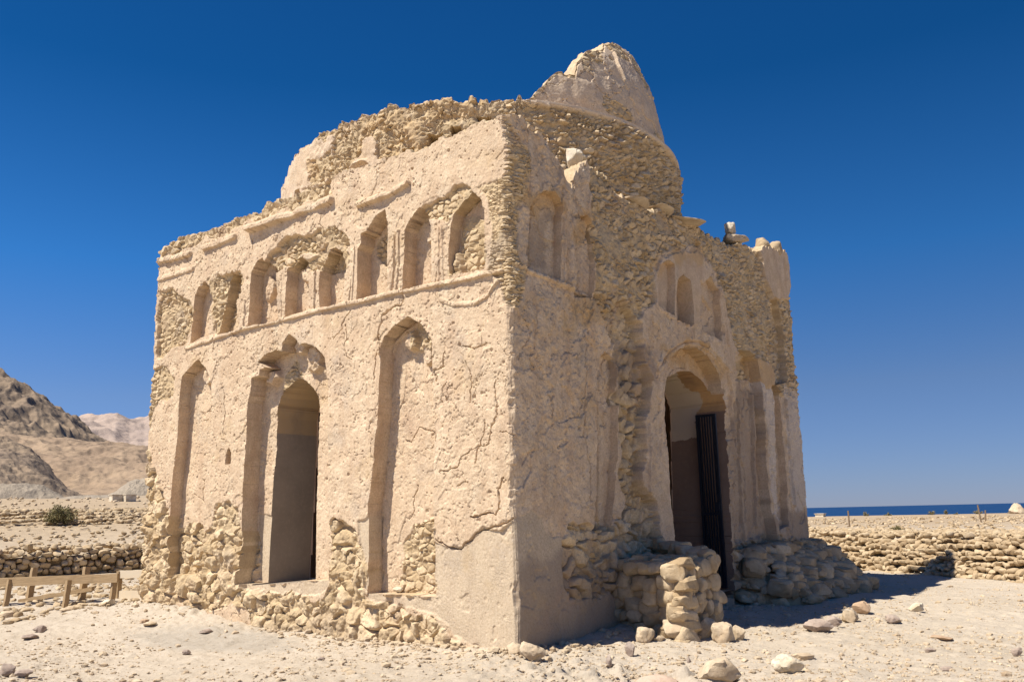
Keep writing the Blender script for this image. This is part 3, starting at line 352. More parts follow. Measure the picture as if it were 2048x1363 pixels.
# ================================================================ THE RUIN
LEN_F=8.37; LEN_S=10.25; NZ=740; TOPZ=6.84
def top_profile(P,length,flip,seed,amp=.05):
    P=np.array(P); u=P[:,0]-P[:,0].min() if not flip else P[:,0]+length
    def f(x):
        b=np.interp(x,np.sort(u),P[np.argsort(u),1])
        f1,f2,r=voro(x/.17,x*0+.5,seed); lump=ss(0,.3,f2-f1)*r
        edge=ss(0,.25,x)*ss(0,.25,length-x)
        return b+edge*(lump*amp*1.3-amp*.5+fbm(x*4,x*0,3,seed)*amp*.6)
    return f
def wall_heights(length,nu,top,D,seed):
    # u from 0 to length; D holds features in the same u,z
    u=np.linspace(0,length,nu); t=np.linspace(0,1,NZ)
    tp=top(u); zb=-.4
    U=np.tile(u,(NZ,1)); Z=zb+np.outer(t,(tp-zb))
    wu=fbm(U*5,Z*5,3,seed)*.5; wz=fbm(U*5+50,Z*5,3,seed+1)*.5
    rel=D.get('rel',1.)
    h=fbm(U*.5,Z*.5,3,seed+2)*.03*rel+fbm(U*2.3,Z*2.3,4,seed+3)*.010*rel+fbm(U*11,Z*11,4,seed+4)*.0036*rel+fbm(U*33,Z*33,2,seed+34)*.0026
    rub=np.zeros_like(U);cem=np.zeros_like(U);rnd=np.full(U.shape,.5);och=np.zeros_like(U);pal=np.zeros_like(U);drk=np.zeros_like(U)
    for P in D.get('cement',[]):
        m=1-ss(-.012,.012,poly_sd(U+wu*.05,Z+wz*.05,P)+fbm(U*7,Z*7,2,seed+77)*.02); cem=np.maximum(cem,m)
    # thin flakes of plaster that have come off, with sharp edges
    wx=fbm(U*2.6,Z*2.6,5,seed+8)*.42; wy=fbm(U*2.6+7,Z*2.6,5,seed+9)*.42
    _,e1,p1,q1,_,_=voro2(U*1.9+wx,Z*1.6+wy,seed+10); _,e2,p2,q2,_,_=voro2(U*4.6+wx*2,Z*4.2+wy*2,seed+30)
    ck0=D.get('crk',1.); zone=fbm(U*.55+3,Z*.55,3,seed+11)
    th=D.get('flake',1.)
    off1=ss(.0,.012,e1)*(p1>.80-.25*zone*th); off2=ss(0,.03,e2)*(p2>.86-.4*np.clip(zone+.1,-.3,1)*th)
    lift=(q1-.5)*.007*ck0*ss(0,.2,e1)
    h=h+(lift-off1*.015*th-off2*.012*th)*(1-cem)
    ck=D.get('crk',1.); cr=np.maximum((1-ss(.0,.010,e1))*(fbm(U*1.1,Z*1.1,3,seed+48)>.25-.45*ck),(1-ss(0,.022,e2))*ss(.25,.6,zone)*.6)
    h=h-cr*.018*(1-cem)
    grit=ss(-.1,.5,fbm(U*.9+5,Z*.9,3,seed+36)); h=h+grit*(fbm(U*19,Z*19,3,seed+37)*.0048*rel)
    pit=ss(.52,.6,fbm(U*9,Z*9,3,seed+12)); h=h-pit*.008*(1-cem)
    f1,_,pr_=voro(U*13,Z*13,seed+45); h=h-ss(.22,.12,f1)*(pr_>.86-.2*np.clip(zone,0,1))*.014
    f1,_,pr_=voro(U*5.5,Z*5.5,seed+46); h=h-ss(.17,.10,f1)*(pr_>.93)*.02
    h=h*(1-.62*cem)-cem*.03-cem*.012*ss(.45,.6,fbm(U*3.3,Z*3.3,4,seed+38))
    for kind,rec,size,P in D['rubble']:
        sd=poly_sd(U,Z,P)+fbm(U*3.2,Z*3.2,5,seed+13)*{'big':.11,'mid':.075,'thin':.05}[kind]
        m=1-ss(-.02,.015,sd)
        asp={'big':1.25,'mid':1.5,'thin':3.4}[kind]
        st,r,e=stones(U,Z,size,seed+14,asp,.25,{'big':.22,'mid':.40,'thin':.38}[kind])
        st2,r2,_=stones(U+3,Z+1,size*.42,seed+15,asp,.4)
        gap=1-ss(.0,.2,e)
        deep={'big':.33,'mid':.40,'thin':.30}[kind]*size*D.get('deep',1.)
        hr=-rec-.35*deep+st*deep*1.15+(st2-.4)*size*.12*gap+fbm(U*9,Z*9,4,seed+16)*size*.10+fbm(U*1.3,Z*1.3,2,seed+18)*.04+fbm(U*33,Z*33,2,seed+17)*.004
        miss=ss(.9,.93,r)*ss(.06,.2,e); hr=hr-miss*deep*.5
        h=h*(1-m)+hr*m; rub=np.maximum(rub,m); cem=cem*(1-m); rnd=rnd*(1-m)+r*m
    for th,P in D.get('plaster',[]):
        sd=poly_sd(U+wu*.05,Z+wz*.05,P); m=1-ss(-.01,.012,sd+fbm(U*6,Z*6,3,seed+19)*.03)
        h=h*(1-m)+m*(th+fbm(U*2,Z*2,3,seed+3)*.015); rub=rub*(1-m)
    for P in D.get('ochre',[]): och=np.maximum(och,(1-ss(-.05,.12,poly_sd(U,Z,P)+fbm(U*4,Z*4,3,seed+20)*.15))*.6)
    for P in D.get('pale',[]): pal=np.maximum(pal,1-ss(-.01,.02,poly_sd(U,Z,P)+fbm(U*6,Z*6,4,seed+21)*.08))
    h=h+pal*.008
    for P in D.get('step',[]):
        sd=poly_sd(U+wu*.02,Z+wz*.02,P[1]); h=h-P[0]*(1-ss(-.01,.012,sd))
    for hw,ht,P in D['ridges']:
        d,dz=line_d(U,Z+wz*.012,P); k=1-ss(hw*.75,hw*1.05,d)
        brk=.75+.4*fbm(U*2.2,Z*0+hw*99,3,seed+22); prof=ht*np.clip(brk,.15,1.1)*(1-.25*ss(0,hw,dz))
        h=np.where(k>0,h+k*(prof),h); rub=rub*(1-k*.7)
    for hw,dp,P in D['grooves']:
        hw=hw*.7
        d,_=line_d(U+fbm(U*7,Z*7,3,seed+23)*.045,Z+fbm(U*7+9,Z*7,3,seed+24)*.045,P)
        h=h-dp*(1-ss(hw*.35,hw,d))
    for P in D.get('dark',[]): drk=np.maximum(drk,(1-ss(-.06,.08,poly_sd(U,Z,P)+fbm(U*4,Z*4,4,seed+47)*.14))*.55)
    if 'damp' in D:
        lim=D['damp']+fbm(U*1.3,Z*.4,4,seed+25)*.35; drk=np.maximum(drk,(1-ss(-.1,.15,Z-lim))*D.get('dampk',.55))
    # rounded, chipped wall ends
    for e in (U,length-U):
        chip=.02+.035*np.clip(fbm(Z*3+e*0,Z*0+7,4,seed+26),0,1)
        h=h-chip*(1-ss(0,.05,e))
    # niches and openings cut deep, the contour snapped to the grid
    reg=np.zeros(U.shape,int); sdall=np.full(U.shape,9.)
    cell=length/(nu-1)
    cuts=[(i+1,d,P,wp) for i,(d,P,wp) in enumerate(D['niches'])]
    if 'door' in D: cuts.append((99,D['door'][0],D['door'][1],0.))
    H0=h.copy()
    for i,d,P,wp in cuts:
        sd=poly_sd(U+wu*wp*1.2,Z+wz*wp*1.2,P)
        sd=sd+fbm(U*2.2,Z*2.2,3,seed+28)*wp*1.4
        ins=sd<0; outer=H0*.35 if i<90 else H0*0
        inner=-d+outer
        if i<90: inner=inner+(H0*.55)
        h=np.where(ins,np.minimum(h-.02,inner),h); reg=np.where(ins,i,reg)
        sdall=np.where(np.abs(sd)<np.abs(sdall),sd,sdall)
    for ht,P in D.get('bumps',[]):
        sd=poly_sd(U+wu*.02,Z+wz*.02,P)+fbm(U*8,Z*8,3,seed+39)*.02; m=(1-ss(-.03,.012,sd))*(reg>0)*(reg<99); h=h+m*ht*(.8+.3*fbm(U*6,Z*6,3,seed+41))
    dz=(Z[1:,:]-Z[:-1,:]).mean()
    gz,gu=np.gradient(sdall); gu=gu/cell; gz=gz/dz; g2=gu*gu+gz*gz+1e-6
    ok=(g2<3)&(g2>.3)
    nr=(sdall>=0)&(sdall<1.0*cell)&ok; ni=(sdall<0)&(sdall>-1.05*cell)&ok
    sh=np.where(nr,sdall,0)+np.where(ni,sdall+.04*cell,0)
    U2=U-sh*gu/g2; Z2=Z-sh*gz/g2
    mask=np.stack([rub,cem,rnd,np.ones_like(U)],-1); tint=np.stack([och,pal,drk,np.ones_like(U)],-1)
    return dict(U=U2,Z=Z2,h=h,reg=reg,mask=mask,tint=tint,u=u,top=tp,length=length,nu=nu,inside=(reg==99))
def flipF(P): return [(a+LEN_F,b) for a,b in P]
RF=lambda L3:[(a,b,flipF(P)) for a,b,P in L3]
front_D=dict(niches=[(d,flipF(P),wp) for d,P,wp in FRONT_NICHES],door=(1.15,flipF(FRONT_DOOR)),
  rubble=[(k,r,s,flipF(P)) for k,r,s,P in FRONT_RUBBLE],cement=[flipF(P) for P in FRONT_CEMENT],
  damp=.12,dampk=.28,rel=.55,flake=.75,crk=.5,bumps=[(a,flipF(P)) for a,P in FRONT_BUMPS],ridges=RF(FRONT_RIDGES),grooves=RF(FRONT_GROOVES))
hx,hz=[(a+LEN_F,b) for _,_,_,(a,b) in FRONT_HOLES[:1]][0]
front_D['niches']+= [(.16,[(hx-.07,hz-.13),(hx+.07,hz-.12),(hx+.08,hz+.05),(hx+.01,hz+.15),(hx-.08,hz+.04)],.02)]
hx,hz=FRONT_HOLES[1][3][0]+LEN_F,FRONT_HOLES[1][3][1]
front_D['niches']+= [(.2,[(hx-.03,hz-.05),(hx+.03,hz-.05),(hx+.03,hz+.04),(hx-.03,hz+.04)],.005)]
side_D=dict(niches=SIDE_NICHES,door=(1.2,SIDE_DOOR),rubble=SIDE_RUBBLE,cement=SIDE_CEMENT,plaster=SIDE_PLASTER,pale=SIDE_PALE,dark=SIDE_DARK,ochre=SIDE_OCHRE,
  ridges=SIDE_RIDGES,grooves=SIDE_GROOVES,step=[(.06,SIDE_FRAME)],damp=.9,flake=1.5,rel=1.8,deep=1.25)
def rect(u0,z0,u1,z1): return [(u0,z0),(u1,z0),(u1,z1),(u0,z1)]
def plain_D(L,seed):
    rs=np.random.RandomState(seed)
    ru=[('big',.05,.28,[(-.2,-.5),(L+.2,-.5),(L+.2,.5+rs.rand()*.5),(L*.7,.7),(L*.4,1.3),(L*.2,.6),(-.2,1.4)]),('mid',.05,.16,[(L*.1,5),(L*.3,4.6),(L*.8,5.2),(L+.2,4.8),(L+.2,7.5),(-.2,7.5)])]
    ni=[(.25,[(x-.5,.6),(x+.5,.6),(x+.5,3.2),(x,3.9),(x-.5,3.2)],.01) for x in (L*.2,L*.5,L*.8)]
    return dict(niches=ni,rubble=ru,ridges=[(.035,.05,[(.1,4.7),(L-.1,4.7)])],grooves=[],flake=1.)
ft=top_profile(FRONT_TOP,LEN_F,True,11); st_=top_profile(SIDE_TOP,LEN_S,False,12,.06)
def fixends(f,L,a,b):
    def g(x):
        r=f(x); wa=1-ss(0,.15,x); wb=1-ss(0,.15,L-x); return r*(1-wa)*(1-wb)+a*wa+b*wb
    return g
TA,TB,TC,TD=TOPZ,7.12,6.9,6.66          # corner heights: front, east, back, west
ft=fixends(ft,LEN_F,TD,TA); st_=fixends(st_,LEN_S,TA,TB)
bt=fixends(top_profile([(0,7.1),(3,6.9),(5,6.6),(8.37,6.9)],LEN_F,False,13),LEN_F,TB,TC)
wt=fixends(top_profile([(0,6.9),(4,6.7),(7,6.8),(10.25,6.66)],LEN_S,False,14),LEN_S,TC,TD)
A=wall_heights(LEN_F,960,ft,front_D,500)
B=wall_heights(LEN_S,1080,st_,side_D,700)
Bk=wall_heights(LEN_F,300,bt,plain_D(LEN_F,3),900)
Wk=wall_heights(LEN_S,340,wt,plain_D(LEN_S,4),950)
ruin=empty('ruined_mausoleum',(0,0,0)); ruin.location=(0,0,0)
tag(ruin,'roofless square sandy plastered ruin with arched niches and a broken dome on its round drum','ruin')
def build_wall(W,org,du,nrm,hprev,hnext,name,seed):
    U,Z,h=W['U'],W['Z'],W['h']; L=W['length']
    du=np.array(du,float);nrm=np.array(nrm,float);org=np.array(org,float)
    wl=np.exp(-W['U']/.12)*(W['U']<.7); wr=np.exp(-(L-W['U'])/.12)*((L-W['U'])<.7)
    wl[:,0]=1; wr[:,-1]=1
    su=-hprev[:,None]*wl+hnext[:,None]*wr
    bulge=0
    P=org+ (U+su)[...,None]*du + (h+bulge)[...,None]*nrm
    P[...,2]=Z
    # wall top: rows that run inward over the masonry
    K=34; s=np.linspace(0,.62,K+1)[1:]; uu=W['u']
    S2=np.tile(s[:,None],(1,len(uu))); UU=np.tile(uu,(K,1)); UU=np.clip(UU,S2,L-S2)
    tz=W['top'][None,:]+stones(UU,S2,.2,seed,1.)[0]*.07-.03*ss(0,.1,S2)+fbm(UU*3,S2*3,3,seed)*.03-.04*S2
    tz=tz*1.0; k0=1-np.exp(-S2/.05); tz=W['top'][None,:]*(1-k0)+tz*k0
    hh=np.tile(h[-1],(K,1))*np.exp(-S2/.1)
    susu=np.tile(su[-1],(K,1))*np.exp(-S2/.1)
    Q=org+(UU+susu)[...,None]*du+(hh-S2)[...,None]*nrm; Q[...,2]=tz
    Q2=Q[-1:].copy(); Q2[...,2]-=.7
    P=np.concatenate([P,Q,Q2]); nr=P.shape[0]; nc=P.shape[1]
    mk=np.concatenate([W['mask'],np.tile(np.array([1,0,.6,1.]),(K+1,nc,1))]); ti=np.concatenate([W['tint'],np.tile(np.array([0,0,0,1.]),(K+1,nc,1))])
    reg=np.concatenate([W['reg'],np.zeros((K+1,nc),int)])
    V=P.reshape(-1,3); mk=mk.reshape(-1,4); ti=ti.reshape(-1,4); rg=reg.ravel()
    q=grid_quads(nr,nc); rq=rg[q]
    keep=~(rq==99).all(1); q=q[keep]; rq=rq[keep]
    lab=rq.max(1)
    objs=[]
    def emit(sel,nm,par):
        f=q[sel]; ids,inv=np.unique(f,return_inverse=True)
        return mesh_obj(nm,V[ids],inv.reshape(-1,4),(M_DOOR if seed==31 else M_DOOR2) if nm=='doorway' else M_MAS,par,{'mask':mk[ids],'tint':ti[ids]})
    wallo=emit(lab==0,name,ruin)
    for i in np.unique(lab):
        if i==0: continue
        emit(lab==i,'doorway' if i==99 else 'niche',wallo)
    return wallo
# corners share the neighbour's displacement so that the sheets meet
hA,hB,hK,hW=A['h'],B['h'],Bk['h'],Wk['h']
wall_front=build_wall(A,(-LEN_F,0,0),(1,0,0),(0,-1,0),hW[:,-1],hB[:,0],'wall',31)
wall_side=build_wall(B,(0,0,0),(0,1,0),(1,0,0),hA[:,-1],hK[:,0],'wall',32)
build_wall(Bk,(0,LEN_S,0),(-1,0,0),(0,1,0),hB[:,-1],hW[:,0],'wall',33)
build_wall(Wk,(-LEN_F,LEN_S,0),(0,-1,0),(-1,0,0),hK[:,-1],hA[:,0],'wall',34)
# ---- inside room: walls with the two door holes, floor
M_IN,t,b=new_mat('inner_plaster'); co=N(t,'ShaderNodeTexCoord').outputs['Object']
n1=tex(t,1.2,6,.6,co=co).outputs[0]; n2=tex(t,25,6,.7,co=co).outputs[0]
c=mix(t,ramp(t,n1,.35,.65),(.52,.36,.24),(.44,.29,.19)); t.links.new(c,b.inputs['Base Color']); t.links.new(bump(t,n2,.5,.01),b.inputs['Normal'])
def room_side(org,du,L,hole,z1=6.7):
    nu=int(L/.04);nz=int((z1+.1)/.04); u=np.linspace(0,L,nu);z=np.linspace(-.1,z1,nz); U,Z=np.meshgrid(u,z)
    P=np.array(org)+U[...,None]*np.array(du,float); P[...,2]=Z
    q=grid_quads(nz,nu)
    if hole is not None:
        sd=poly_sd(U,Z,hole).ravel(); q=q[~(sd[q]<-.01).all(1)]
    return P.reshape(-1,3),q
Vs=[];Fs=[];n=0
RX0,RX1,RY0,RY1=-LEN_F+1.3,-1.19,1.14,LEN_S-1.3
for org,du,L,hole in (((RX0,RY0,0),(1,0,0),RX1-RX0,[(a-RX0,b) for a,b in FRONT_DOOR]),((RX1,RY0,0),(0,1,0),RY1-RY0,[(a-RY0,b) for a,b in SIDE_DOOR]),
                      ((RX0,RY1,0),(1,0,0),RX1-RX0,None),((RX0,RY0,0),(0,1,0),RY1-RY0,None)):
    V,q=room_side(org,du,L,hole); Vs.append(V);Fs.append(q+n);n+=len(V)
mesh_obj('inner_wall',np.concatenate(Vs),np.concatenate(Fs),M_IN,ruin)
mesh_obj('floor',np.array([(-LEN_F+.4,.4,.27),(-.1,.4,.27),(-.1,LEN_S-.4,.27),(-LEN_F+.4,LEN_S-.4,.27)]),[(0,1,2,3)],M_IN,ruin)
cx_=np.linspace(RX0-.02,RX1+.02,60);cy_=np.linspace(RY0-.02,RY1+.02,60);CXg,CYg=np.meshgrid(cx_,cy_)
CZg=6.35+fbm(CXg,CYg,3,66)*.05
mesh_obj('light_blocker',np.stack([CXg,CYg,CZg],-1).reshape(-1,3),grid_quads(60,60),M_IN,ruin)  # unseen sheet added under the open drum to keep daylight out of the room
# ---- roof: a rubble ring from the wall tops to the drum
DC=np.array([-4.38,4.84])
def ring_roof():
    x=np.linspace(-LEN_F+.5,-.5,160);y=np.linspace(.5,LEN_S-.5,200);X,Y=np.meshgrid(x,y)
    Zr=6.62+stones(X,Y,.25,61,1.)[0]*.06+fbm(X,Y,3,62)*.06
    r=np.hypot(X-DC[0],Y-DC[1]); Zr=Zr+.35*ss(4.6,3.9,r)
    V=np.stack([X,Y,Zr],-1).reshape(-1,3); q=grid_quads(200,160); rr=r.ravel(); q=q[~(rr[q]<3.6).all(1)]
    k=len(V); mk=np.tile([1,0,.5,1.],(k,1)); ti=np.tile([0,0,0,1.],(k,1))
    ids,inv=np.unique(q,return_inverse=True)
    mesh_obj('roof',V[ids],inv.reshape(-1,4),M_MAS,ruin,{'mask':mk[ids],'tint':ti[ids]})
ring_roof()
# ---- drum
def drum():
    nt_=1500; th=np.linspace(-180,180,nt_,endpoint=False); R0=4.0
    T=np.radians(th); arc=T*R0
    f1,f2,r=voro(arc/.2,arc*0+.5,71); lump=ss(0,.35,f2-f1)*r
    sm=ss(-44,-36,th)*ss(75,40,th)                     # the smooth ledge lies under the dome fragment
    top=8.30+(1-sm)*(lump*.11-.06+fbm(arc*1.3,arc*0,3,72)*.09+fbm(arc*9,arc*0,3,172)*.03)+sm*fbm(arc*2,arc*0,3,73)*.015
    top=top-.35*ss(-104,-118,th)*ss(-150,-130,th)*1.0
    zb=6.5; nz=150; t=np.linspace(0,1,nz); Z=zb+np.outer(t,top-zb); A_=np.tile(arc,(nz,1)); TH=np.tile(th,(nz,1))
    st,rn,e=stones(A_,Z,.15,74,1.6,.3,.3); st2,_,_=stones(A_+2,Z,.07,75,1.5)
    h=-.05+st*.075*(1+.7*ss(-60,-40,TH))+st2*.012-.02*ss(-60,-40,TH)+fbm(A_*33,Z*33,2,177)*.004+fbm(A_*2,Z*2,4,76)*.05+fbm(A_*12,Z*12,3,77)*.008
    stc,_,_=stones(A_,Z,.13,178,1.3,.45,.62); con=-.045+stc*.07+fbm(A_*7,Z*7,5,179)*.03+fbm(A_*26,Z*26,3,180)*.011-ss(.35,.6,fbm(A_*5,Z*5,4,181))*.035
    kk=ss(-38,-52,TH)*ss(-.35,-.1,fbm(A_*1.1,Z*1.1,3,182)+.1); h=h*(1-kk)+con*kk
    rub=np.ones_like(Z); pal=np.zeros_like(Z); och=.25*kk*ss(.1,.5,fbm(A_*1.3,Z*1.3,3,183))
    for P in DRUM_PALE:
        P=[(math.radians(a)*R0,b) for a,b in P]; m=1-ss(-.01,.01,poly_sd(A_,Z,P)+fbm(A_*4,Z*4,5,78)*.15)
        h=h*(1-m)+m*(.035+fbm(A_*3,Z*3,4,79)*.03+fbm(A_*14,Z*14,3,184)*.008); rub*=1-m; pal=np.maximum(pal,m*.35)
    # lower part on the sunny side keeps its plaster
    m=(1-ss(-.02,.02,Z-7.05-fbm(A_*1.2,Z*1.2,4,80)*.28))*ss(-45,-60,TH); h=h*(1-m)+m*(.02+fbm(A_*3,Z*3,3,79)*.02); rub*=1-m
    m=ss(-96,-106,TH)*(1-ss(.35,.37,fbm(A_*2.2,Z*2.2,4,81)+.15)); h=h*(1-m)+m*(.04+fbm(A_*3,Z*3,3,79)*.015); rub*=1-m
    lip=ss(.10,.03,top[None,:]-Z)*sm[None,:]; h=h*(1-lip)+lip*.04; rub*=1-lip; pal=np.maximum(pal,lip*.7)
    cut=np.zeros(Z.shape,bool)
    for a,b in DRUM_HOLES: 
        s_=.085+.02*math.sin(a); b=b+.10; c=(np.abs(A_-math.radians(a)*R0)+fbm(A_*9,Z*9,2,82)*.02<s_)&(np.abs(Z-b)<s_*.95); cut|=c; h=np.where(c,-.25,h)
    a,b=DRUM_ROUND; d=np.hypot(A_-math.radians(a)*R0,Z-b); h=h*(1-ss(.24,.2,d))+ss(.24,.2,d)*(-.05); rub*=ss(.15,.26,d)
    h=h+.03*ss(.05,0,np.abs(d-.24))
    R_=R0+h
    # cap rows inward and the inner face
    K=16; s=np.linspace(0,.55,K+1)[1:]; Rc=R_[-1][None,:]-s[:,None]*np.ones(nt_)
    Zc=top[None,:]+(1-sm)[None,:]*(stones(np.tile(arc,(K,1)),s[:,None]+np.zeros(nt_),.2,83,1.)[0]*.07-.03)
    Ri=np.array([[3.4]]*3)*np.ones((3,nt_)); Zi=np.array([[7.9],[7.2],[6.3]])*np.ones((3,nt_))
    Rall=np.concatenate([R_,Rc,Ri]);Zall=np.concatenate([Z,Zc,Zi]); nr=len(Rall)
    X=DC[0]+Rall*np.cos(T);Y=DC[1]+Rall*np.sin(T)
    pad=lambda a,v:np.concatenate([a,np.full((nr-nz,nt_),v)])
    one=np.ones((nr,nt_))
    mk=np.stack([pad(rub,.6),one*0,pad(rn,.6),one],-1).reshape(-1,4); ti=np.stack([pad(och,0.),pad(pal,.1),one*0,one],-1).reshape(-1,4)
    return mesh_obj('drum',np.stack([X,Y,Zall],-1).reshape(-1,3),grid_quads(nr,nt_,True),M_MAS,ruin,{'mask':mk,'tint':ti})
drum_o=drum()
# ---- what is left of the dome: a thick shell on the drum
def dome():
    nt_=560; th=np.linspace(-41,62,nt_); T=np.radians(th)
    tp=np.interp(th,[-41,-39,-36,-33,-30,-26.5,-25.2,-24,-21,-17,-12.5,-11,-9,-5,0,6,12,20,30,38,46,54,62],
                    [8.34,8.42,8.68,8.85,8.98,9.0,9.04,9.3,9.55,9.75,9.9,10.04,10.08,10.16,10.28,10.42,10.5,10.5,10.2,9.75,9.55,9.3,8.4])
    arc=T*3.7
    tp=tp+fbm(arc*3,arc*0,4,90)*.08
    nz=240; t=np.linspace(0,1,nz); Z=8.2+np.outer(t,tp-8.2); A_=np.tile(arc,(nz,1)); TH=np.tile(th,(nz,1))
    Rb=3.80-.132*np.clip(Z-8.6,0,9)**2
    h=fbm(A_*1.2,Z*1.2,3,91)*.035+fbm(A_*6,Z*6,4,92)*.012
    fl=fbm(A_*1.5+3,Z*1.5,5,93); h=h-ss(.25,.265,fl)*.02
    f1,f2,_=voro(A_*1.3+fbm(A_*3,Z*3,4,94)*.3,Z*1.0+fbm(A_*3,Z*3+5,4,95)*.3,96); h=h-(1-ss(0,.02,f2-f1))*.02
    st,rn,e=stones(A_,Z,.16,97,1.5)
    m=np.clip(ss(.09,.05,tp[None,:]-Z)+ss(.26,.31,fbm(A_*1.4,Z*1.4+8,4,98))+ss(-16,-22,TH)*ss(9.1,9.25,Z)*ss(-.1,.1,fbm(A_*4,Z*4,3,99)+.2),0,1)
    h=h*(1-m)+m*(-.04+st*.06)
    # one long broken edge running down from the peak
    P=[(math.radians(a)*3.7,b) for a,b in ((-9.5,10.1),(-8.5,9.85),(-8.2,9.55),(-7.0,9.3))]
    d,_=line_d(A_,Z,P); h=h+.06*ss(.03,.0,d)*1.0-.05*ss(.0,.25,(A_-P[1][0]))*0
    R_=Rb+h; base=ss(.0,.06,Z-8.33); R_=R_+.0*base
    K=12; s=np.linspace(0,.42,K+1)[1:][:,None]; ri=R_[-1][None,:]-s; zc=tp[None,:]+(stones(np.tile(arc,(K,1)),s+np.zeros(nt_),.15,101,1.)[0]*.08-.04)*np.sin(s/.42*3.1)
    M2=40; t2=np.linspace(1,0,M2+1)[1:][:,None]; Zi=8.2+t2*(tp[None,:]-8.2); Ri=3.38-.132*np.clip(Zi-8.6,0,9)**2
    R2=np.concatenate([R_,ri,Ri]); Z2=np.concatenate([Z,zc,Zi]); nr=len(R2)
    X=DC[0]+R2*np.cos(T);Y=DC[1]+R2*np.sin(T); V=np.stack([X,Y,Z2],-1)
    mm=np.concatenate([m,np.full((nr-nz,nt_),.8)]); rr=np.concatenate([rn,np.full((nr-nz,nt_),.7)]); one=np.ones((nr,nt_))
    mk=np.stack([mm,one*0,rr,one],-1).reshape(-1,4); ti=np.stack([one*0,one*.3*(1-mm),one*0,one],-1).reshape(-1,4)
    q=grid_quads(nr,nt_)
    # close the two broken ends
    o=mesh_obj('dome_fragment',V.reshape(-1,3),q,M_MAS,ruin,{'mask':mk,'tint':ti})
    for k in (0,-1):
        E1=V[:nz:6,k]; E2=V[nz+K:,k][::-1]; tt=np.linspace(0,1,40)
        i1=np.stack([np.interp(tt,np.linspace(0,1,len(E1)),E1[:,j]) for j in range(3)],1); i2=np.stack([np.interp(tt,np.linspace(0,1,len(E2)),E2[:,j]) for j in range(3)],1)
        G_=i1[:,None]+(i2-i1)[:,None]*np.linspace(0,1,12)[None,:,None]
        G_=G_+ (fbm(G_[...,0]*6,G_[...,2]*6,3,104)*.04*np.array([[0],[1]])[:,:1].mean())[...,None]*np.array([.6,.8,0])
        nn=G_.shape[0]*G_.shape[1]
        mesh_obj('broken_edge',G_.reshape(-1,3),grid_quads(40,12),M_MAS,o,{'mask':np.tile([1,0,.6,1.],(nn,1)),'tint':np.tile([0,0,0,1.],(nn,1))})
dome()
def G1(x,y): return float(G(x,y))
# ---- rubble footing right of the side door
def footing():
    p=Pile(); rs=np.random.RandomState(5)
    # earthen core
    y=np.linspace(6.5,11.3,90);s=np.linspace(0,1,40);Y,Sx=np.meshgrid(y,s)
    Wd=.95*ss(6.45,7.0,Y)*ss(11.4,10.3,Y)+.05; Ht=.98*ss(6.3,6.9,Y)*ss(11.5,10.4,Y)
    X=-.25+Sx*(Wd+.35); Zc=Ht*(1-Sx)**.7*.95-.1+fbm(X*4,Y*4,4,121)*.05
    q=grid_quads(40,90); p.raw(np.stack([X,Y,Zc],-1).reshape(-1,3),tri(q),.2)
    for i in range(430):
        yy=rs.uniform(6.45,11.2); s_=rs.rand()**.9; wd=.95*float(ss(6.45,7.0,yy)*ss(11.4,10.3,yy)); ht=.98*float(ss(6.3,6.9,yy)*ss(11.5,10.4,yy))
        xx=-.05+s_*(wd+.1); z=ht*max(0,1-s_)**.7*.95
        a=rs.uniform(.12,.3)*(1.6 if rs.rand()<.15 else 1)
        Rm=rot3(rs,.35); Rm=np.array(mathutils.Euler((0,rs.uniform(.0,.35),rs.uniform(-.5,.5))).to_matrix())@np.array(mathutils.Euler((0,0,rs.choice([0,1.57,.7]))).to_matrix())
        p.add(PROTO4[rs.randint(12)] if a>.27 else PROTO3[rs.randint(16)],(xx,yy,z+a*.06),(a,a*rs.uniform(1.0,1.6),a*rs.uniform(.45,.8)),Rm,rs.rand())
    p.add(PROTO3[2],(.62,9.1,.22),(.55,1.1,.42),rot3(rs,.1),.4); p.add(PROTO3[5],(.75,9.9,.16),(.4,.5,.35),rot3(rs,.2),.4); p.add(PROTO3[7],(.95,10.6,.1),(.3,.35,.3),rot3(rs,.2),.4)
    o=p.build('rubble_footing',M_STONE,ruin)
footing()
def course(p,rs,x0,y0,x1,y1,z0,z1,th,size,proto,lean=0.,jit=.02,flat=1.5,topj=0.):
    # a dry-laid face from (x0,y0) to (x1,y1); stones stick out along the normal to the right of the run
    L=math.hypot(x1-x0,y1-y0); dx,dy=(x1-x0)/L,(y1-y0)/L; nx,ny=dy,-dx; ang=math.atan2(dy,dx)
    z=z0; row=0
    while z<z1:
        hrow=size/flat*rs.uniform(.85,1.2); u=-rs.rand()*size
        while u<L:
            wd=size*rs.uniform(.65,1.5); hh=hrow*rs.uniform(.85,1.25)
            off=rs.uniform(-jit,jit)-lean*(z-z0)
            uc=min(max(u+wd/2,0),L)
            zz=z+hrow/2+rs.uniform(-1,1)*hrow*(.42 if L>5 else .12)+math.sin(uc*1.7+row*.9)*hrow*.3
            if not(topj and z+hrow>z1 and rs.rand()<topj):
                Rm=np.array(mathutils.Euler((rs.uniform(-.1,.1),rs.uniform(-.16,.16),ang+rs.uniform(-.14,.14))).to_matrix())
                pr=proto[rs.randint(len(proto))]
                gz=G1(x0+dx*uc+nx*.9,y0+dy*uc+ny*.9)
                p.add(pr,(x0+dx*uc+nx*off,y0+dy*uc+ny*off,gz+zz),(wd*1.08,th*rs.uniform(.8,1.2),hh*1.12),Rm,rs.rand())
            u+=wd
        z+=hrow; row+=1
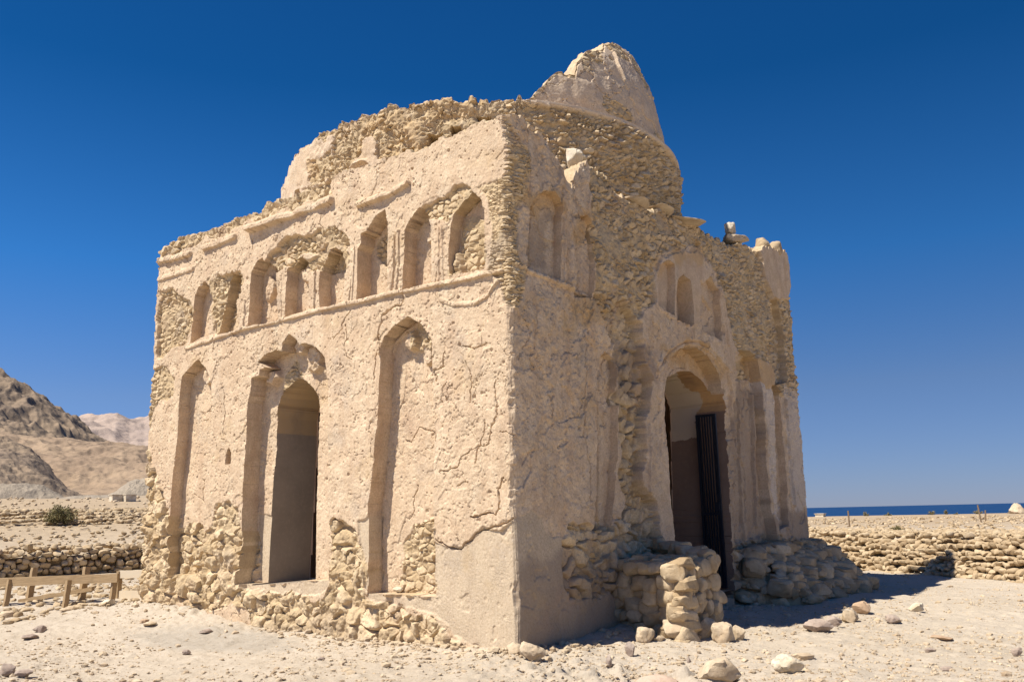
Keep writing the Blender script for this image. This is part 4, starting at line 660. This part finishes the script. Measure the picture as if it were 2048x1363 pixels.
# ---- low stone pier in front of the side door
def pier():
    p=Pile(); rs=np.random.RandomState(8)
    ax,ay=-.1,2.34; bx,by=1.12,1.98; cx_,cy_=1.08,3.1; 
    Vc=np.array([(-.2,2.43,-.2),(1.09,2.03,-.2),(1.06,3.05,-.2),(-.2,3.7,-.2),(-.2,2.45,1.0),(1.02,2.09,.98),(.98,3.0,.96),(-.2,3.65,1.0)])
    p.raw(Vc,tri([(0,1,5,4),(1,2,6,5),(2,3,7,6),(4,5,6,7)]),.1)
    course(p,rs,ax,ay+.1,bx,by+.1,-.1,.98,.34,.22,PROTO4,.03,.04,1.25)
    course(p,rs,bx-.08,by+.05,cx_-.06,cy_,-.1,.96,.32,.21,PROTO4,.05,.04,1.2)
    course(p,rs,cx_-.05,cy_-.05,-.1,3.75,-.1,.96,.3,.26,PROTO4,.02,.04,1.25)
    for i in range(34):
        p.add(PROTO4[rs.randint(12)],(rs.uniform(-.05,.9),rs.uniform(2.35,3.2),.97+rs.uniform(-.03,.03)),(rs.uniform(.14,.3),rs.uniform(.14,.28),.12),rot3(rs,.2),rs.rand())
    tag(p.build('stone_pier',M_STONE),'low square pier of rough rounded stones beside the dark side doorway','pier')
pier()
# ---- merlon stubs and slabs fixed on the wall tops
def stub(name,x,y,z,sx,sy,sz,seed,mat=M_TAN,rz=0.):
    V,Fc=rock_shape(seed,4,8,.12,.55,.9); p=Pile(); p.add((V,Fc),(x,y,z),(sx,sy,sz),np.array(mathutils.Euler((0,0,rz)).to_matrix()),.5); return p.build(name,mat,ruin)
stub('merlon',-.12,9.05,7.12,.34,.34,.44,601,M_STONE); stub('merlon',-.10,9.7,7.2,.34,.36,.40,602,M_STONE); 
stub('coping_slab',-.15,5.35,6.74,.75,1.1,.12,604,M_TAN,.1); stub('coping_slab',-.2,4.5,6.72,.6,.8,.1,605,M_TAN,.2); stub('coping_slab',-.12,3.55,6.6,.5,.7,.1,606,M_TAN)
# ---- iron gate, open against the right jamb
def box(x0,x1,y0,y1,z0,z1):
    V=np.array([(x,y,z) for x in (x0,x1) for y in (y0,y1) for z in (z0,z1)]); return V,[(0,1,3,2),(4,6,7,5),(0,4,5,1),(2,3,7,6),(0,2,6,4),(1,5,7,3)]
M_IRON,t,b=new_mat('dark_iron',.5); b.inputs['Base Color'].default_value=(.012,.016,.026,1); b.inputs['Metallic'].default_value=.4; b.inputs['Specular IOR Level'].default_value=.5
def gate():
    g=empty('iron_gate',(0,0,0)); g.parent=ruin
    y=6.24; x0,x1=-.56,-.17; z0,z1=.30,3.35
    p=Pile()
    for a in ((x0,x0+.045,y-.02,y+.02,z0,z1),(x1-.045,x1,y-.02,y+.02,z0,z1),(x0+.045,x1-.045,y-.02,y+.02,z1-.045,z1),(x0+.045,x1-.045,y-.02,y+.02,z0,z0+.05),(x0+.045,x1-.045,y-.018,y+.018,1.55,1.60)):
        V,f=box(*a); p.raw(V,tri(f),.5)
    p.build('frame',M_IRON,g,False,None)
    nb=6
    for i in range(nb):
        x=x0+.045+(i+.5)*(x1-x0-.09)/nb; q=Pile(); V,f=box(x-.011,x+.011,y-.011,y+.011,z0+.05,z1-.045); q.raw(V,tri(f),.5); q.build('bar',M_IRON,g,False,None)
    q=Pile(); V,f=box(x1-.10,x1-.02,y-.05,y-.02,1.62,1.78); q.raw(V,tri(f),.5); q.build('latch',M_IRON,g,False,None)
gate()
# ================================================================ THE GROUND
def axis(lo,hi,step,far,g=1.09):
    a=list(np.arange(lo,hi,step)); 
    s=step; v=a[-1]
    while v<far: s*=g; v+=s; a.append(v)
    s=step; v=a[0]; pre=[]
    while v>-far: s*=g; v-=s; pre.append(v)
    return np.array(pre[::-1]+a)
xs=axis(-13,5,.032,9000,1.06); ys=axis(-4.5,13.5,.032,9000,1.06)
X,Y=np.meshgrid(xs,ys); Z=G(X,Y); D=np.hypot(X-CAM[0],Y-CAM[1])
near=ss(60,30,D)
Z=Z+near*(fbm(X*.6,Y*.6,3,201)*.035+fbm(X*3,Y*3,4,202)*.016)+ss(25,14,D)*(fbm(X*11,Y*11,3,203)*.011+ss(.35,.6,fbm(X*5,Y*5,3,209))*.015)
Z=Z+ss(25,60,D)*ss(1500,300,D)*fbm(X*.08,Y*.08,4,204)*.25*ss(58,44,np.degrees(np.arctan2(Y+8.5,-(X-6.5))))
# rough crusty outcrop in the foreground, and rubble drift along the wall feet
oc=ss(1.9,.3,np.hypot((X-1.5)*.8,(Y+.45)*1.3))*ss(-.3,.3,fbm(X*1.6,Y*1.6,4,210)+.25); st,r,e=stones(X,Y,.34,205,1.,.5,.4); Z=Z+oc*(st*.14+fbm(X*6,Y*6,5,206)*.05+fbm(X*17,Y*17,3,211)*.015)
dw=np.maximum(np.maximum(-LEN_F-X,X),np.maximum(-Y,Y-LEN_S)); ft_=ss(.9,.0,dw)*ss(-.5,0,dw); st,r,e=stones(X,Y,.16,207,1.)
Z=Z+ft_*(.05+.06*st)*(.6+.4*fbm(X*.7,Y*.7,2,208))
inside=(X>-LEN_F+.4)&(X<-.4)&(Y>.4)&(Y<LEN_S-.4); Z=np.where(inside,-.3,Z)
ground_mat,t,b=new_mat('dusty_ground'); co=N(t,'ShaderNodeTexCoord').outputs['Object']
n1=tex(t,.25,6,.6,co=co).outputs[0]; n2=tex(t,3,8,.7,co=co).outputs[0]; n3=tex(t,28,6,.75,co=co).outputs[0]; n4=tex(t,90,4,.7,co=co).outputs[0]
sx=N(t,'ShaderNodeSeparateXYZ'); t.links.new(co,sx.inputs[0])
c=mix(t,ramp(t,n1,.4,.6),(.49,.42,.33),(.45,.38,.29)); c=mix(t,ramp(t,n2,.45,.7,0,.55),c,(.55,.475,.38)); c=mix(t,ramp(t,n3,.52,.72,0,.6),c,(.27,.205,.145))
# far land is browner desert
dist=N(t,'ShaderNodeVectorMath',operation='DISTANCE'); t.links.new(co,dist.inputs[0]); dist.inputs[1].default_value=(CAM[0],CAM[1],0)
c=mix(t,ramp(t,dist.outputs['Value'],24,42),c,mix(t,ramp(t,n2,.4,.65),(.43,.335,.225),(.33,.25,.165)))
# grey patch of fine silt before the front doorway
dp=N(t,'ShaderNodeVectorMath',operation='DISTANCE'); mp=N(t,'ShaderNodeMapping'); mp.inputs['Scale'].default_value=(.42,1.05,0); mp.inputs['Location'].default_value=(0,0,0)
t.links.new(co,mp.inputs[0]); t.links.new(mp.outputs[0],dp.inputs[0]); dp.inputs[1].default_value=(-4.6*.42,-1.0*1.05,0)
nw=N(t,'ShaderNodeMath',operation='MULTIPLY_ADD'); t.links.new(n2,nw.inputs[0]); nw.inputs[1].default_value=.9; t.links.new(dp.outputs['Value'],nw.inputs[2])
c=mix(t,ramp(t,nw.outputs[0],1.0,1.35,.75,0),c,(.36,.32,.265))
t.links.new(c,b.inputs['Base Color'])
vv=tex(t,16,kind='ShaderNodeTexVoronoi',co=co).outputs[0]
nb=bump(t,n2,.5,.06); nb=bump(t,vv,.25,.02,nb); nb=bump(t,n3,.7,.02,nb); nb=bump(t,n4,.5,.006,nb); t.links.new(nb,b.inputs['Normal'])
gr=mesh_obj('ground',np.stack([X,Y,Z],-1).reshape(-1,3),grid_quads(len(ys),len(xs)),ground_mat,None,None,True,None); tag(gr,kind='structure')
gx,gy,gZ=xs,ys,Z
def gz(x,y):
    i=np.clip(np.searchsorted(gx,x)-1,0,len(gx)-2); j=np.clip(np.searchsorted(gy,y)-1,0,len(gy)-2); return gZ[j,i]
# gravel and pebbles: nobody could count them
def gravel():
    p=Pile(); rs=np.random.RandomState(77); T0=[rock_shape(900+i,2,5,.1,.5,.8) for i in range(3)]
    # low detail pebbles
    import bmesh
    bm=bmesh.new(); bmesh.ops.create_icosphere(bm,subdivisions=1,radius=1); V0=np.array([v.co[:] for v in bm.verts]);F0=np.array([[v.index for v in f.verts] for f in bm.faces]); bm.free()
    pr=[]
    for i in range(12):
        v=V0*(1+rs.uniform(-.35,.25,(len(V0),1))); pr.append(v)
    n=60000
    ang=rs.uniform(-1.28,-.08,n); rr=7.5+22*rs.rand(n)**1.5
    x=CAM[0]+np.sin(ang)*rr; y=CAM[1]+np.cos(ang)*rr
    dens=fbm(x*.5,y*.5,3,301)+.6*fbm(x*2.2,y*2.2,2,302)
    ok=~((x>-LEN_F)&(x<0)&(y>0)&(y<LEN_S))&(dens+rs.rand(n)*1.1-.35>0)&(wl_left(x,y)<-.3)&(wl_right(x,y)<-.3)
    ok&=~((np.hypot((x+4.6)*.42,(y+1.0)*1.05)<.75)&(rs.rand(n)<.75))
    x=x[ok];y=y[ok]; m=len(x); z=gz(x,y)
    dw=np.maximum(np.maximum(-LEN_F-x,x),np.maximum(-y,y-LEN_S))
    sz=np.exp(rs.normal(-4.55,.6,m))*(1+1.6*ss(.8,0,dw)); sz=np.clip(sz,.005,.07)
    Vs=[];Fs=[];Rs=[];base=0
    for k in range(12):
        I=np.arange(m)%12==k; q=I.sum(); a=rs.uniform(0,6.28,q); c_=np.cos(a)[:,None];s_=np.sin(a)[:,None]; f1_=rs.uniform(.6,1,(q,1)); f2_=rs.uniform(.4,.8,(q,1)); S_=sz[I][:,None]
        v=pr[k]; vx=v[None,:,0]*S_; vy=v[None,:,1]*S_*f1_; vz=v[None,:,2]*S_*f2_
        W=np.stack([vx*c_-vy*s_+x[I][:,None],vx*s_+vy*c_+y[I][:,None],vz+z[I][:,None]+S_*.15],-1)
        Vs.append(W.reshape(-1,3)); Fs.append((F0[None]+(np.arange(q)*12)[:,None,None]+base).reshape(-1,3)); base+=q*12; Rs.append(np.repeat(rs.rand(q),12))
    R=np.concatenate(Rs); 
    o=mesh_obj('gravel',np.concatenate(Vs),np.concatenate(Fs),M_TAN,None,{'rnd':np.stack([R,R,R,R*0+1],1)},False,None)
    tag(o,'small stones and gravel strewn over the dusty ground',kind='stuff')
gravel()
# loose rocks, each a thing
RM={'t':M_TAN,'w':M_PALE,'p':M_MAUVE,'o':M_OCHRE,'k':M_PINK}
def loose(name,mat,x,y,z,w_,h_,seed,label,cat='rock',depth=.8,rz=None,group=None,n=4,ch=7):
    V,Fc=rock_shape(seed,n,ch-4 if ch<5 else ch,.24,.55 if ch>4 else .8,.92)
    rs=np.random.RandomState(seed); a=rs.uniform(0,6.28) if rz is None else rz
    o_=mesh_obj(name,V*np.array([w_/2,w_*depth/2,h_/2]),Fc,mat,None,{'rnd':np.full((len(V),4),rs.rand())},True,35)
    o_.location=(x,y,z); o_.rotation_euler=(0,0,a+0); tag(o_,label,cat,group); return o_
for i,(k,x,y,w_,h_,lab) in enumerate(ROCKS):
    rounded=(i==0)
    bx_,by_=x-CAM[0],y-CAM[1]; rz=math.atan2(by_,bx_)-math.pi/2+.25*math.sin(i*7)
    L=math.hypot(bx_,by_); xo,yo=x+bx_/L*w_*.3,y+by_/L*w_*.3
    loose('boulder' if w_>.35 else 'rock',RM[k],xo,yo,float(gz(xo,yo))+h_*(.40 if w_<.5 or h_>.3 else .1),w_*1.0,h_*1.15,1200+i*3,lab,'rock',.75,rz,'loose rocks lying on the dusty ground',4,2 if rounded else 7)
loose('boulder',M_PALE,-.30,2.12,6.95,.38,.32,1501,'rounded white boulder perched on the broken wall top in front of the drum','rock',.9)
loose('rock',M_TAN,-.18,7.65,6.98,.62,.26,1502,'flat pale stone lying on the far part of the side wall top','rock',.8,1.4)
loose('rock',M_PALE,-.2,7.6,7.19,.24,.27,1503,'pointed pale stone standing on the flat stone of the wall top','rock',.9)
loose('rock',M_PALE,-2.2,.22,.64+.05,.22,.08,1504,'flat white stone on the sill of the right tall niche','rock',.6)
# ================================================================ TERRACE WALLS
def dry_wall(name,label,x0,y0,x1,y1,hgt,size,seed,lean,proto,th=.4,bank=0.):
    p=Pile(); rs=np.random.RandomState(seed)
    L=math.hypot(x1-x0,y1-y0); dx,dy=(x1-x0)/L,(y1-y0)/L; nx,ny=dy,-dx
    b0=[(x0,y0),(x1,y1)]; V=[]
    zz=min(G1(x0+nx*.6,y0+ny*.6),G1(x1+nx*.6,y1+ny*.6))
    for (px,py) in b0:
        for dz,off in ((-.4,-.12),(hgt*.92,-.12-lean*hgt),(hgt*.92,-.8-lean*hgt),(-.4,-.9-lean*hgt)):
            V.append((px+nx*off,py+ny*off,max(zz,-.2)+dz))
    p.raw(np.array(V),tri([(0,4,5,1),(1,5,6,2),(2,6,7,3)]),.1)
    global G1_
    u0=0
    course(p,rs,x0,y0,x1,y1,-.05,hgt,th,size,proto,lean,.04,1.35,.35)
    for i in range(int(L*bank)):
        u=rs.uniform(0,L); o=rs.uniform(.0,.9)+lean*hgt; a=size*rs.uniform(.5,1.1)
        px,py=x0+dx*u-nx*o,y0+dy*u-ny*o
        p.add(proto[rs.randint(len(proto))],(px,py,G1(x0+dx*u+nx*.9,y0+dy*u+ny*.9)+hgt+rs.uniform(-.06,.04)),(a*1.2,a,a*.7),rot3(rs,.4),rs.rand())
    return tag(p.build(name,M_STONE),label,'stone wall')
dry_wall('terrace_wall','long shaded dry stone terrace wall behind the wooden fence left of the ruin',-25.9,-7.59,-19.4,13.1,.86,.22,51,.0,PROTO2,.42,14)
dry_wall('terrace_wall','broad sunlit terrace wall of yellow stones between the ruin and the sea',-4.8,18.63,9.0,8.72,.92,.14,52,.6,PROTO2,.26,60)

# rubble banks behind the terrace walls: collapsed stones lying on the rising ground
def bank_stones(name,label,n,fn,smin,smax,seed,mat=M_STONE,bump_=0.):
    p=Pile(); rs=np.random.RandomState(seed)
    for i in range(n):
        x,y=fn(rs); a=rs.uniform(smin,smax)
        p.add(PROTO2[rs.randint(22)],(x,y,float(gz(np.array(x),np.array(y)))+a*.15),(a*rs.uniform(.9,1.5),a,a*rs.uniform(.5,.8)),rot3(rs,.4),rs.rand())
    return tag(p.build(name,mat),label,kind='stuff')
def behind_wall(o0,o1):
    def f(rs):
        u=rs.uniform(-8,10); o=o0+(o1-o0)*rs.rand()**1.6
        return -1.97+.812*u+.583*o,16.6-.583*u+.812*o
    return f
def polar(a0,a1,d0,d1):
    def f(rs):
        a=math.radians(rs.uniform(a0,a1)); d=d0+(d1-d0)*rs.rand()**1.0
        return CAM[0]-math.cos(a)*d,CAM[1]+math.sin(a)*d
    return f
bank_stones('scattered_stones','stones strewn over the rising terrace left of the ruin',1500,polar(4,34,33.5,52),.05,.17,401)
bank_stones('scattered_stones','band of tumbled yellow stones along the upper edge of the left terrace',4200,polar(2,34,41,50),.09,.27,402)
bank_stones('stone_bank','dense band of yellow stones heaped behind the crest of the right terrace wall',3600,behind_wall(.35,3.4),.07,.2,406)
bank_stones('scattered_stones','stones strewn over the flat land between the right terrace wall and the sea',2600,polar(58,100,24,62),.05,.17,403)
bank_stones('scattered_stones','dark rubble scattered over the far plain below the hills',900,polar(2,34,56,100),.1,.32,405,M_TAN)
bank_stones('scattered_stones','small stones on the low ground in front of the left terrace wall',1500,polar(3,34,17,29),.04,.15,404)
# ================================================================ FENCES
M_WOOD,t,b=new_mat('weathered_wood',.85); co=N(t,'ShaderNodeTexCoord').outputs['Object']
mp=N(t,'ShaderNodeMapping'); mp.inputs['Scale'].default_value=(3,30,30); t.links.new(co,mp.inputs[0]); n1=tex(t,1.5,8,.7,co=mp.outputs[0]).outputs[0]; n2=tex(t,1.7,4,.5,co=co).outputs[0]
c=mix(t,ramp(t,n1,.3,.7),(.42,.30,.175),(.27,.185,.10)); c=mix(t,ramp(t,n2,.6,.7,0,.7),c,(.13,.09,.05)); t.links.new(c,b.inputs['Base Color']); t.links.new(bump(t,n1,.5,.01),b.inputs['Normal'])
M_WPALE,t,b=new_mat('pale_timber',.85); b.inputs['Base Color'].default_value=(.62,.52,.38,1)
def beam(name,a,b_,wd,ht,mat,parent,seed=0):
    a=np.array(a,float);b_=np.array(b_,float); d=b_-a; L=np.linalg.norm(d); d/=L
    up=np.array([0,0,1.]) if abs(d[2])<.8 else np.array([0,1.,0]); sd_=np.cross(d,up); sd_/=np.linalg.norm(sd_); up=np.cross(sd_,d)
    n=10; rs=np.random.RandomState(seed); V=[];
    for i in range(n+1):
        o=rs.uniform(-.004,.004,2)
        for s1,s2 in ((-1,-1),(1,-1),(1,1),(-1,1)):
            e=rs.uniform(-.003,.003,2); V.append(np.array([L*i/n,s1*wd/2+o[0]+e[0],s2*ht/2+o[1]+e[1]]))
    Fq=[(i*4+k,i*4+(k+1)%4,i*4+4+(k+1)%4,i*4+4+k) for i in range(n) for k in range(4)]+[(3,2,1,0),(n*4,n*4+1,n*4+2,n*4+3)]
    o=mesh_obj(name,np.array(V),Fq,mat,parent,None,True,30)
    Mx=mathutils.Matrix(((d[0],sd_[0],up[0],a[0]),(d[1],sd_[1],up[1],a[1]),(d[2],sd_[2],up[2],a[2]),(0,0,0,1))); o.matrix_world=Mx if parent is None else Mx
    return o
def fpt(P,h): return (P[0],P[1],float(gz(np.array(P[0]),np.array(P[1])))+h)
ff=empty('wooden_barrier',(0,0,0)); tag(ff,'weathered brown timber barrier with one long thick rail and three posts','fence')
for i,P in enumerate(FENCE_FRONT[1:]):
    beam('post',fpt(P,-.15),fpt((P[0]-.02,P[1]+.06),.47),.08,.08,M_WOOD,ff,60+i)
a=FENCE_FRONT[0]; e=FENCE_FRONT[3]
beam('rail',fpt((a[0]-.6,a[1]-.22),.44),(e[0]+.12,e[1]+.05,fpt(e,.47)[2]),.06,.155,M_WOOD,ff,70)
fr=empty('wooden_barrier',(0,0,0)); tag(fr,'second timber barrier behind, two leaning posts and a fallen sloping rail','fence')
for i,P in enumerate(FENCE_REAR): beam('post',fpt(P,-.15),fpt((P[0]-.03,P[1]+.1),.62),.10,.10,M_WOOD,fr,80+i)
a,e=FENCE_REAR
beam('rail',fpt((a[0]-.1,a[1]-.1),.02),fpt((e[0]+.25,e[1]+.1),.22),.07,.07,M_WOOD,fr,85)
fp=empty('pale_fence',(0,0,0)); tag(fp,'pale timber fence with two boards running behind the left edge of the ruin','fence')
a,b1,e=FENCE_PALE
beam('board',fpt((a[0],a[1]),.02+.04),fpt((e[0]-.5,e[1]+.4),.06),.05,.16,M_WPALE,fp,90); beam('board',fpt((a[0],a[1]),.44),fpt((e[0]-.5,e[1]+.4),.44),.05,.14,M_WPALE,fp,91)
beam('post',fpt(a,-.15),fpt(a,.5),.08,.08,M_WOOD,fp,92)

# ================================================================ PLANTS
M_BUSH,t,b=new_mat('dry_shrub_leaf',.9); oi=N(t,'ShaderNodeAttribute',attribute_name='rnd').outputs[0]; t.links.new(mix(t,oi,(.12,.105,.045),(.28,.24,.12)),b.inputs['Base Color'])
M_TWIG,t,b=new_mat('dry_twig',.9); b.inputs['Base Color'].default_value=(.2,.14,.09,1)
def shrub(name,label,x,y,z,w_,h_,n,leaf,seed,cat='shrub',group=None):
    o=empty(name,(x,y,z)); tag(o,label,cat,group); rs=np.random.RandomState(seed); V=[];F_=[];R=[]
    TV=[];TF=[]
    br=[]
    for i in range(max(7,n//60)):
        a=rs.uniform(0,6.28); el=rs.uniform(.25,1.4); L=rs.uniform(.7,1.); e=np.array([math.cos(a)*math.cos(el)*w_/2*L,math.sin(a)*math.cos(el)*w_/2*L,math.sin(el)*h_*L]); br.append(e)
        s_=np.array([-math.sin(a),math.cos(a),0])*.012*w_; k=len(TV); TV+= [-s_,s_,e]; TF.append((k,k+1,k+2)); k=len(TV); u_=np.array([0,0,.012*w_]); TV+=[-u_,u_,e]; TF.append((k,k+1,k+2))
    for i in range(n):
        e=br[rs.randint(len(br))]; c_=e*rs.uniform(.45,1.05)+rs.normal(size=3)*np.array([w_,w_,h_])*.07; c_[2]=abs(c_[2])
        d1=rs.normal(size=3);d1/=np.linalg.norm(d1);d2=rs.normal(size=3);d2-=d2@d1*d1;d2/=np.linalg.norm(d2); k=len(V)
        V+=[c_-d1*leaf,c_+d2*leaf*.35,c_+d1*leaf,c_-d2*leaf*.35]; F_.append((k,k+1,k+2,k+3)); q=rs.rand(); R+=[q]*4
    R=np.array(R); mesh_obj('foliage',np.array(V),np.array(F_),M_BUSH,o,{'rnd':np.stack([R,R,R,R*0+1],1)},False,None)
    mesh_obj('stem',np.array(TV),np.array(TF),M_TWIG,o,None,False,None); return o
def on_dir(d,dist):
    x=CAM[0]+d[0]*dist;y=CAM[1]+d[1]*dist; return x,y,float(gz(np.array(x),np.array(y)))
shrub('desert_bush','round olive brown bush among the stones of the left terrace',BUSH[0],BUSH[1],float(gz(np.array(BUSH[0]),np.array(BUSH[1])))-.05,1.45,.85,2600,.05,21)
fl=['tiny shrub on the sea edge nearest the ruin','low dark shrub on the sea edge, second from the ruin','wide green shrub in the middle of the sea edge','small brown shrub just right of the wide green one on the sea edge','very small shrub between the brown shrub and the two posts','shrub behind the two thin posts by the sea','shrub touching the left of the pinkish mound by the sea']
for i,(d,l) in enumerate(zip(FAR_SHRUBS,fl)):
    x,y,z=on_dir(d,74); shrub('shore_shrub',l,x,y,z-.05,[.5,.7,.75,.4,.4,.7,.5][i],[.4,.3,.38,.42,.2,.45,.35][i],260,.05,30+i,'shrub','low shrubs along the sea edge')
x,y,_=PLANTS[0]; shrub('dry_plant','flat grey green plant on the sand behind the right stone wall',-.55,18.9,G1(-.55,18.9),.5,.22,420,.03,41,'plant')
x,y,_=PLANTS[1]; shrub('dry_plant','spiky dry plant at the foot of the right stone wall beside the ruin',-1.3,15.4,G1(-1.3,15.4),.42,.4,300,.04,42,'plant')
# posts by the sea
def post(x,y,h_,label,lean=(0,0)):
    z=float(gz(np.array(x),np.array(y))); o=beam('thin_post',(x,y,z-.1),(x+lean[0],y+lean[1],z+h_),.05,.05,M_TWIG,None,3); tag(o,label,'post',group='thin posts standing on the land towards the sea'); return o
post(POLES[0][0],POLES[0][1],.62,'single thin post on the sand nearest the ruin'); post(POLES[1][0],POLES[1][1],.72,'left of the two thin posts standing together',(-.06,0)); post(POLES[2][0],POLES[2][1],.5,'shorter right one of the two thin posts together',(.05,0))
# ruined stub and low wall by the sea
x,y,z=on_dir(LUMP,72); V,Fc=rock_shape(77,4,6,.15,.6,.95); V=V*np.array([1-.55*ss(-.6,1,V[:,2]),1-.55*ss(-.6,1,V[:,2]),np.ones(len(V))]).T
o=mesh_obj('ruined_mound',V*np.array([.62,.55,.48]),Fc,M_TAN,None,{'rnd':np.full((len(V),4),.5)},True,40); o.location=(x,y,z+.25); tag(o,'pinkish conical mound of ruined masonry standing against the sea','ruin')
x,y,z=on_dir(HUT,75); p=Pile(); V,f=box(x-.3,x+.35,y-.3,y+.3,z-.1,z+.22); p.raw(V,tri(f),.6); V,f=box(x-.36,x+.41,y-.36,y+.36,z+.222,z+.27); p.raw(V,tri(f),.9); tag(p.build('low_stone_block',M_PALE),'pale low block on the sea edge touching the ruin outline','block')
# ================================================================ HILLS AND SEA
def hill_mat(name,a,b_,c_,sc):
    m,t,b=new_mat(name); co=N(t,'ShaderNodeTexCoord').outputs['Object']; n1=tex(t,sc,8,.65,co=co).outputs[0]; n2=tex(t,sc*7,8,.7,co=co).outputs[0]
    c=mix(t,ramp(t,n1,.4,.62),a,b_); c=mix(t,ramp(t,n2,.5,.66,0,.8),c,c_); t.links.new(c,b.inputs['Base Color'])
    t.links.new(bump(t,n2,.9,.8/sc*.02),b.inputs['Normal']); return m
def ridge(name,prof,foot,top,back,amp,fs,mat,seed,p=1.2,step=1.0,zfoot=None):
    P=np.array(prof); az=np.degrees(np.arctan2(P[:,1],-P[:,0])); o=np.argsort(az); az=az[o]; sl=P[o,2]
    na=720; nr=280; a=np.linspace(az[0],az[-1],na); s=np.interp(a,az,sl)
    d=np.concatenate([np.linspace(foot,top,int(nr*.75)),np.linspace(top,back,nr-int(nr*.75)+1)[1:]]); Dg,Ag=np.meshgrid(d,np.radians(a),indexing='ij')
    Xh=CAM[0]-np.cos(Ag)*Dg; Yh=CAM[1]+np.sin(Ag)*Dg
    H=CAM[2]+top*s[None,:]; z0=G(Xh,Yh)-.5 if zfoot is None else zfoot
    f=np.clip((Dg-foot)/(top-foot),0,1)**p; bk=np.clip((Dg-top)/(back-top),0,1); 
    zb=z0+(H-z0)*np.where(Dg<=top,f,1-.8*bk)
    rn=1-np.abs(fbm(Xh/fs,Yh/fs,7,seed)); r2=1-np.abs(fbm(Xh/fs*3.1,Yh/fs*3.1,5,seed+3))
    zb=zb+((rn-.75)*amp+(r2-.75)*amp*.5)*np.minimum(1,f*3)*(.4+.6*np.minimum(1,(H-z0)/(amp*8+.1)))
    tag(mesh_obj(name,np.stack([Xh,Yh,zb],-1).reshape(-1,3),grid_quads(nr,na),mat,None,None,True,None),kind='structure')
MH1=hill_mat('dark_rock_slope',(.30,.225,.155),(.21,.16,.12),(.11,.09,.075),.03); MH2=hill_mat('brown_slope',(.34,.25,.17),(.27,.195,.135),(.17,.125,.09),.08)
MH3=hill_mat('pale_far_slope',(.42,.33,.27),(.36,.285,.24),(.27,.22,.20),.004); MH4=hill_mat('grey_gravel',(.34,.285,.22),(.28,.235,.18),(.21,.175,.135),.5)
ridge('mountain',RIDGE_DARK,270,430,620,9,34,MH1,810,1.15); ridge('hill',RIDGE_MID,150,260,330,3.2,20,MH2,820,1.1)
ridge('hill',RIDGE_SPUR,125,190,235,2.6,13,MH1,830,1.1); ridge('far_hill',RIDGE_FAR,1500,2600,3600,60,420,MH3,840,.9)
ridge('gravel_berm',RIDGE_BERM,100,108,116,.5,4,MH4,850,.7); ridge('rock_bank',RIDGE_BANK,116,119,124,.7,5,MH4,860,.6); ridge('rock_bank',RIDGE_BANK_RIGHT,118,122,128,1.0,5,MH4,870,.6)
wl=['small white block beyond the gravel berm, left of the pair','small white block beside the ruin edge, right of the pair']
for d,l in zip(WHITE_BITS,wl):
    x=CAM[0]+d[0]*90;y=CAM[1]+d[1]*90;z=float(gz(np.array(x),np.array(y))); zt=CAM[2]+d[2]*90; p=Pile(); V,f=box(x-.35,x+.35,y-.5,y+.5,z-.2,max(z+.4,zt+.35)); p.raw(V,tri(f),.9); V,f=box(x-.4,x+.4,y-.55,y+.55,max(z+.4,zt+.35)+.002,max(z+.4,zt+.35)+.06); p.raw(V,tri(f),.9); tag(p.build('white_block',M_PALE),l,'block',group='small white blocks on the plain')
ms,t,b=new_mat('sea_water',.35); b.inputs['Base Color'].default_value=(.004,.03,.10,1); b.inputs['Specular IOR Level'].default_value=.12
co=N(t,'ShaderNodeTexCoord').outputs['Object']; t.links.new(bump(t,tex(t,.15,6,.6,co=co).outputs[0],.6,1.5),b.inputs['Normal'])
n=60; a=np.linspace(0,2*math.pi,n,endpoint=False); V=np.stack([np.cos(a)*45000,np.sin(a)*45000,a*0-27],1); tag(mesh_obj('sea',V,[tuple(range(n))],ms,None,None,False),kind='structure')
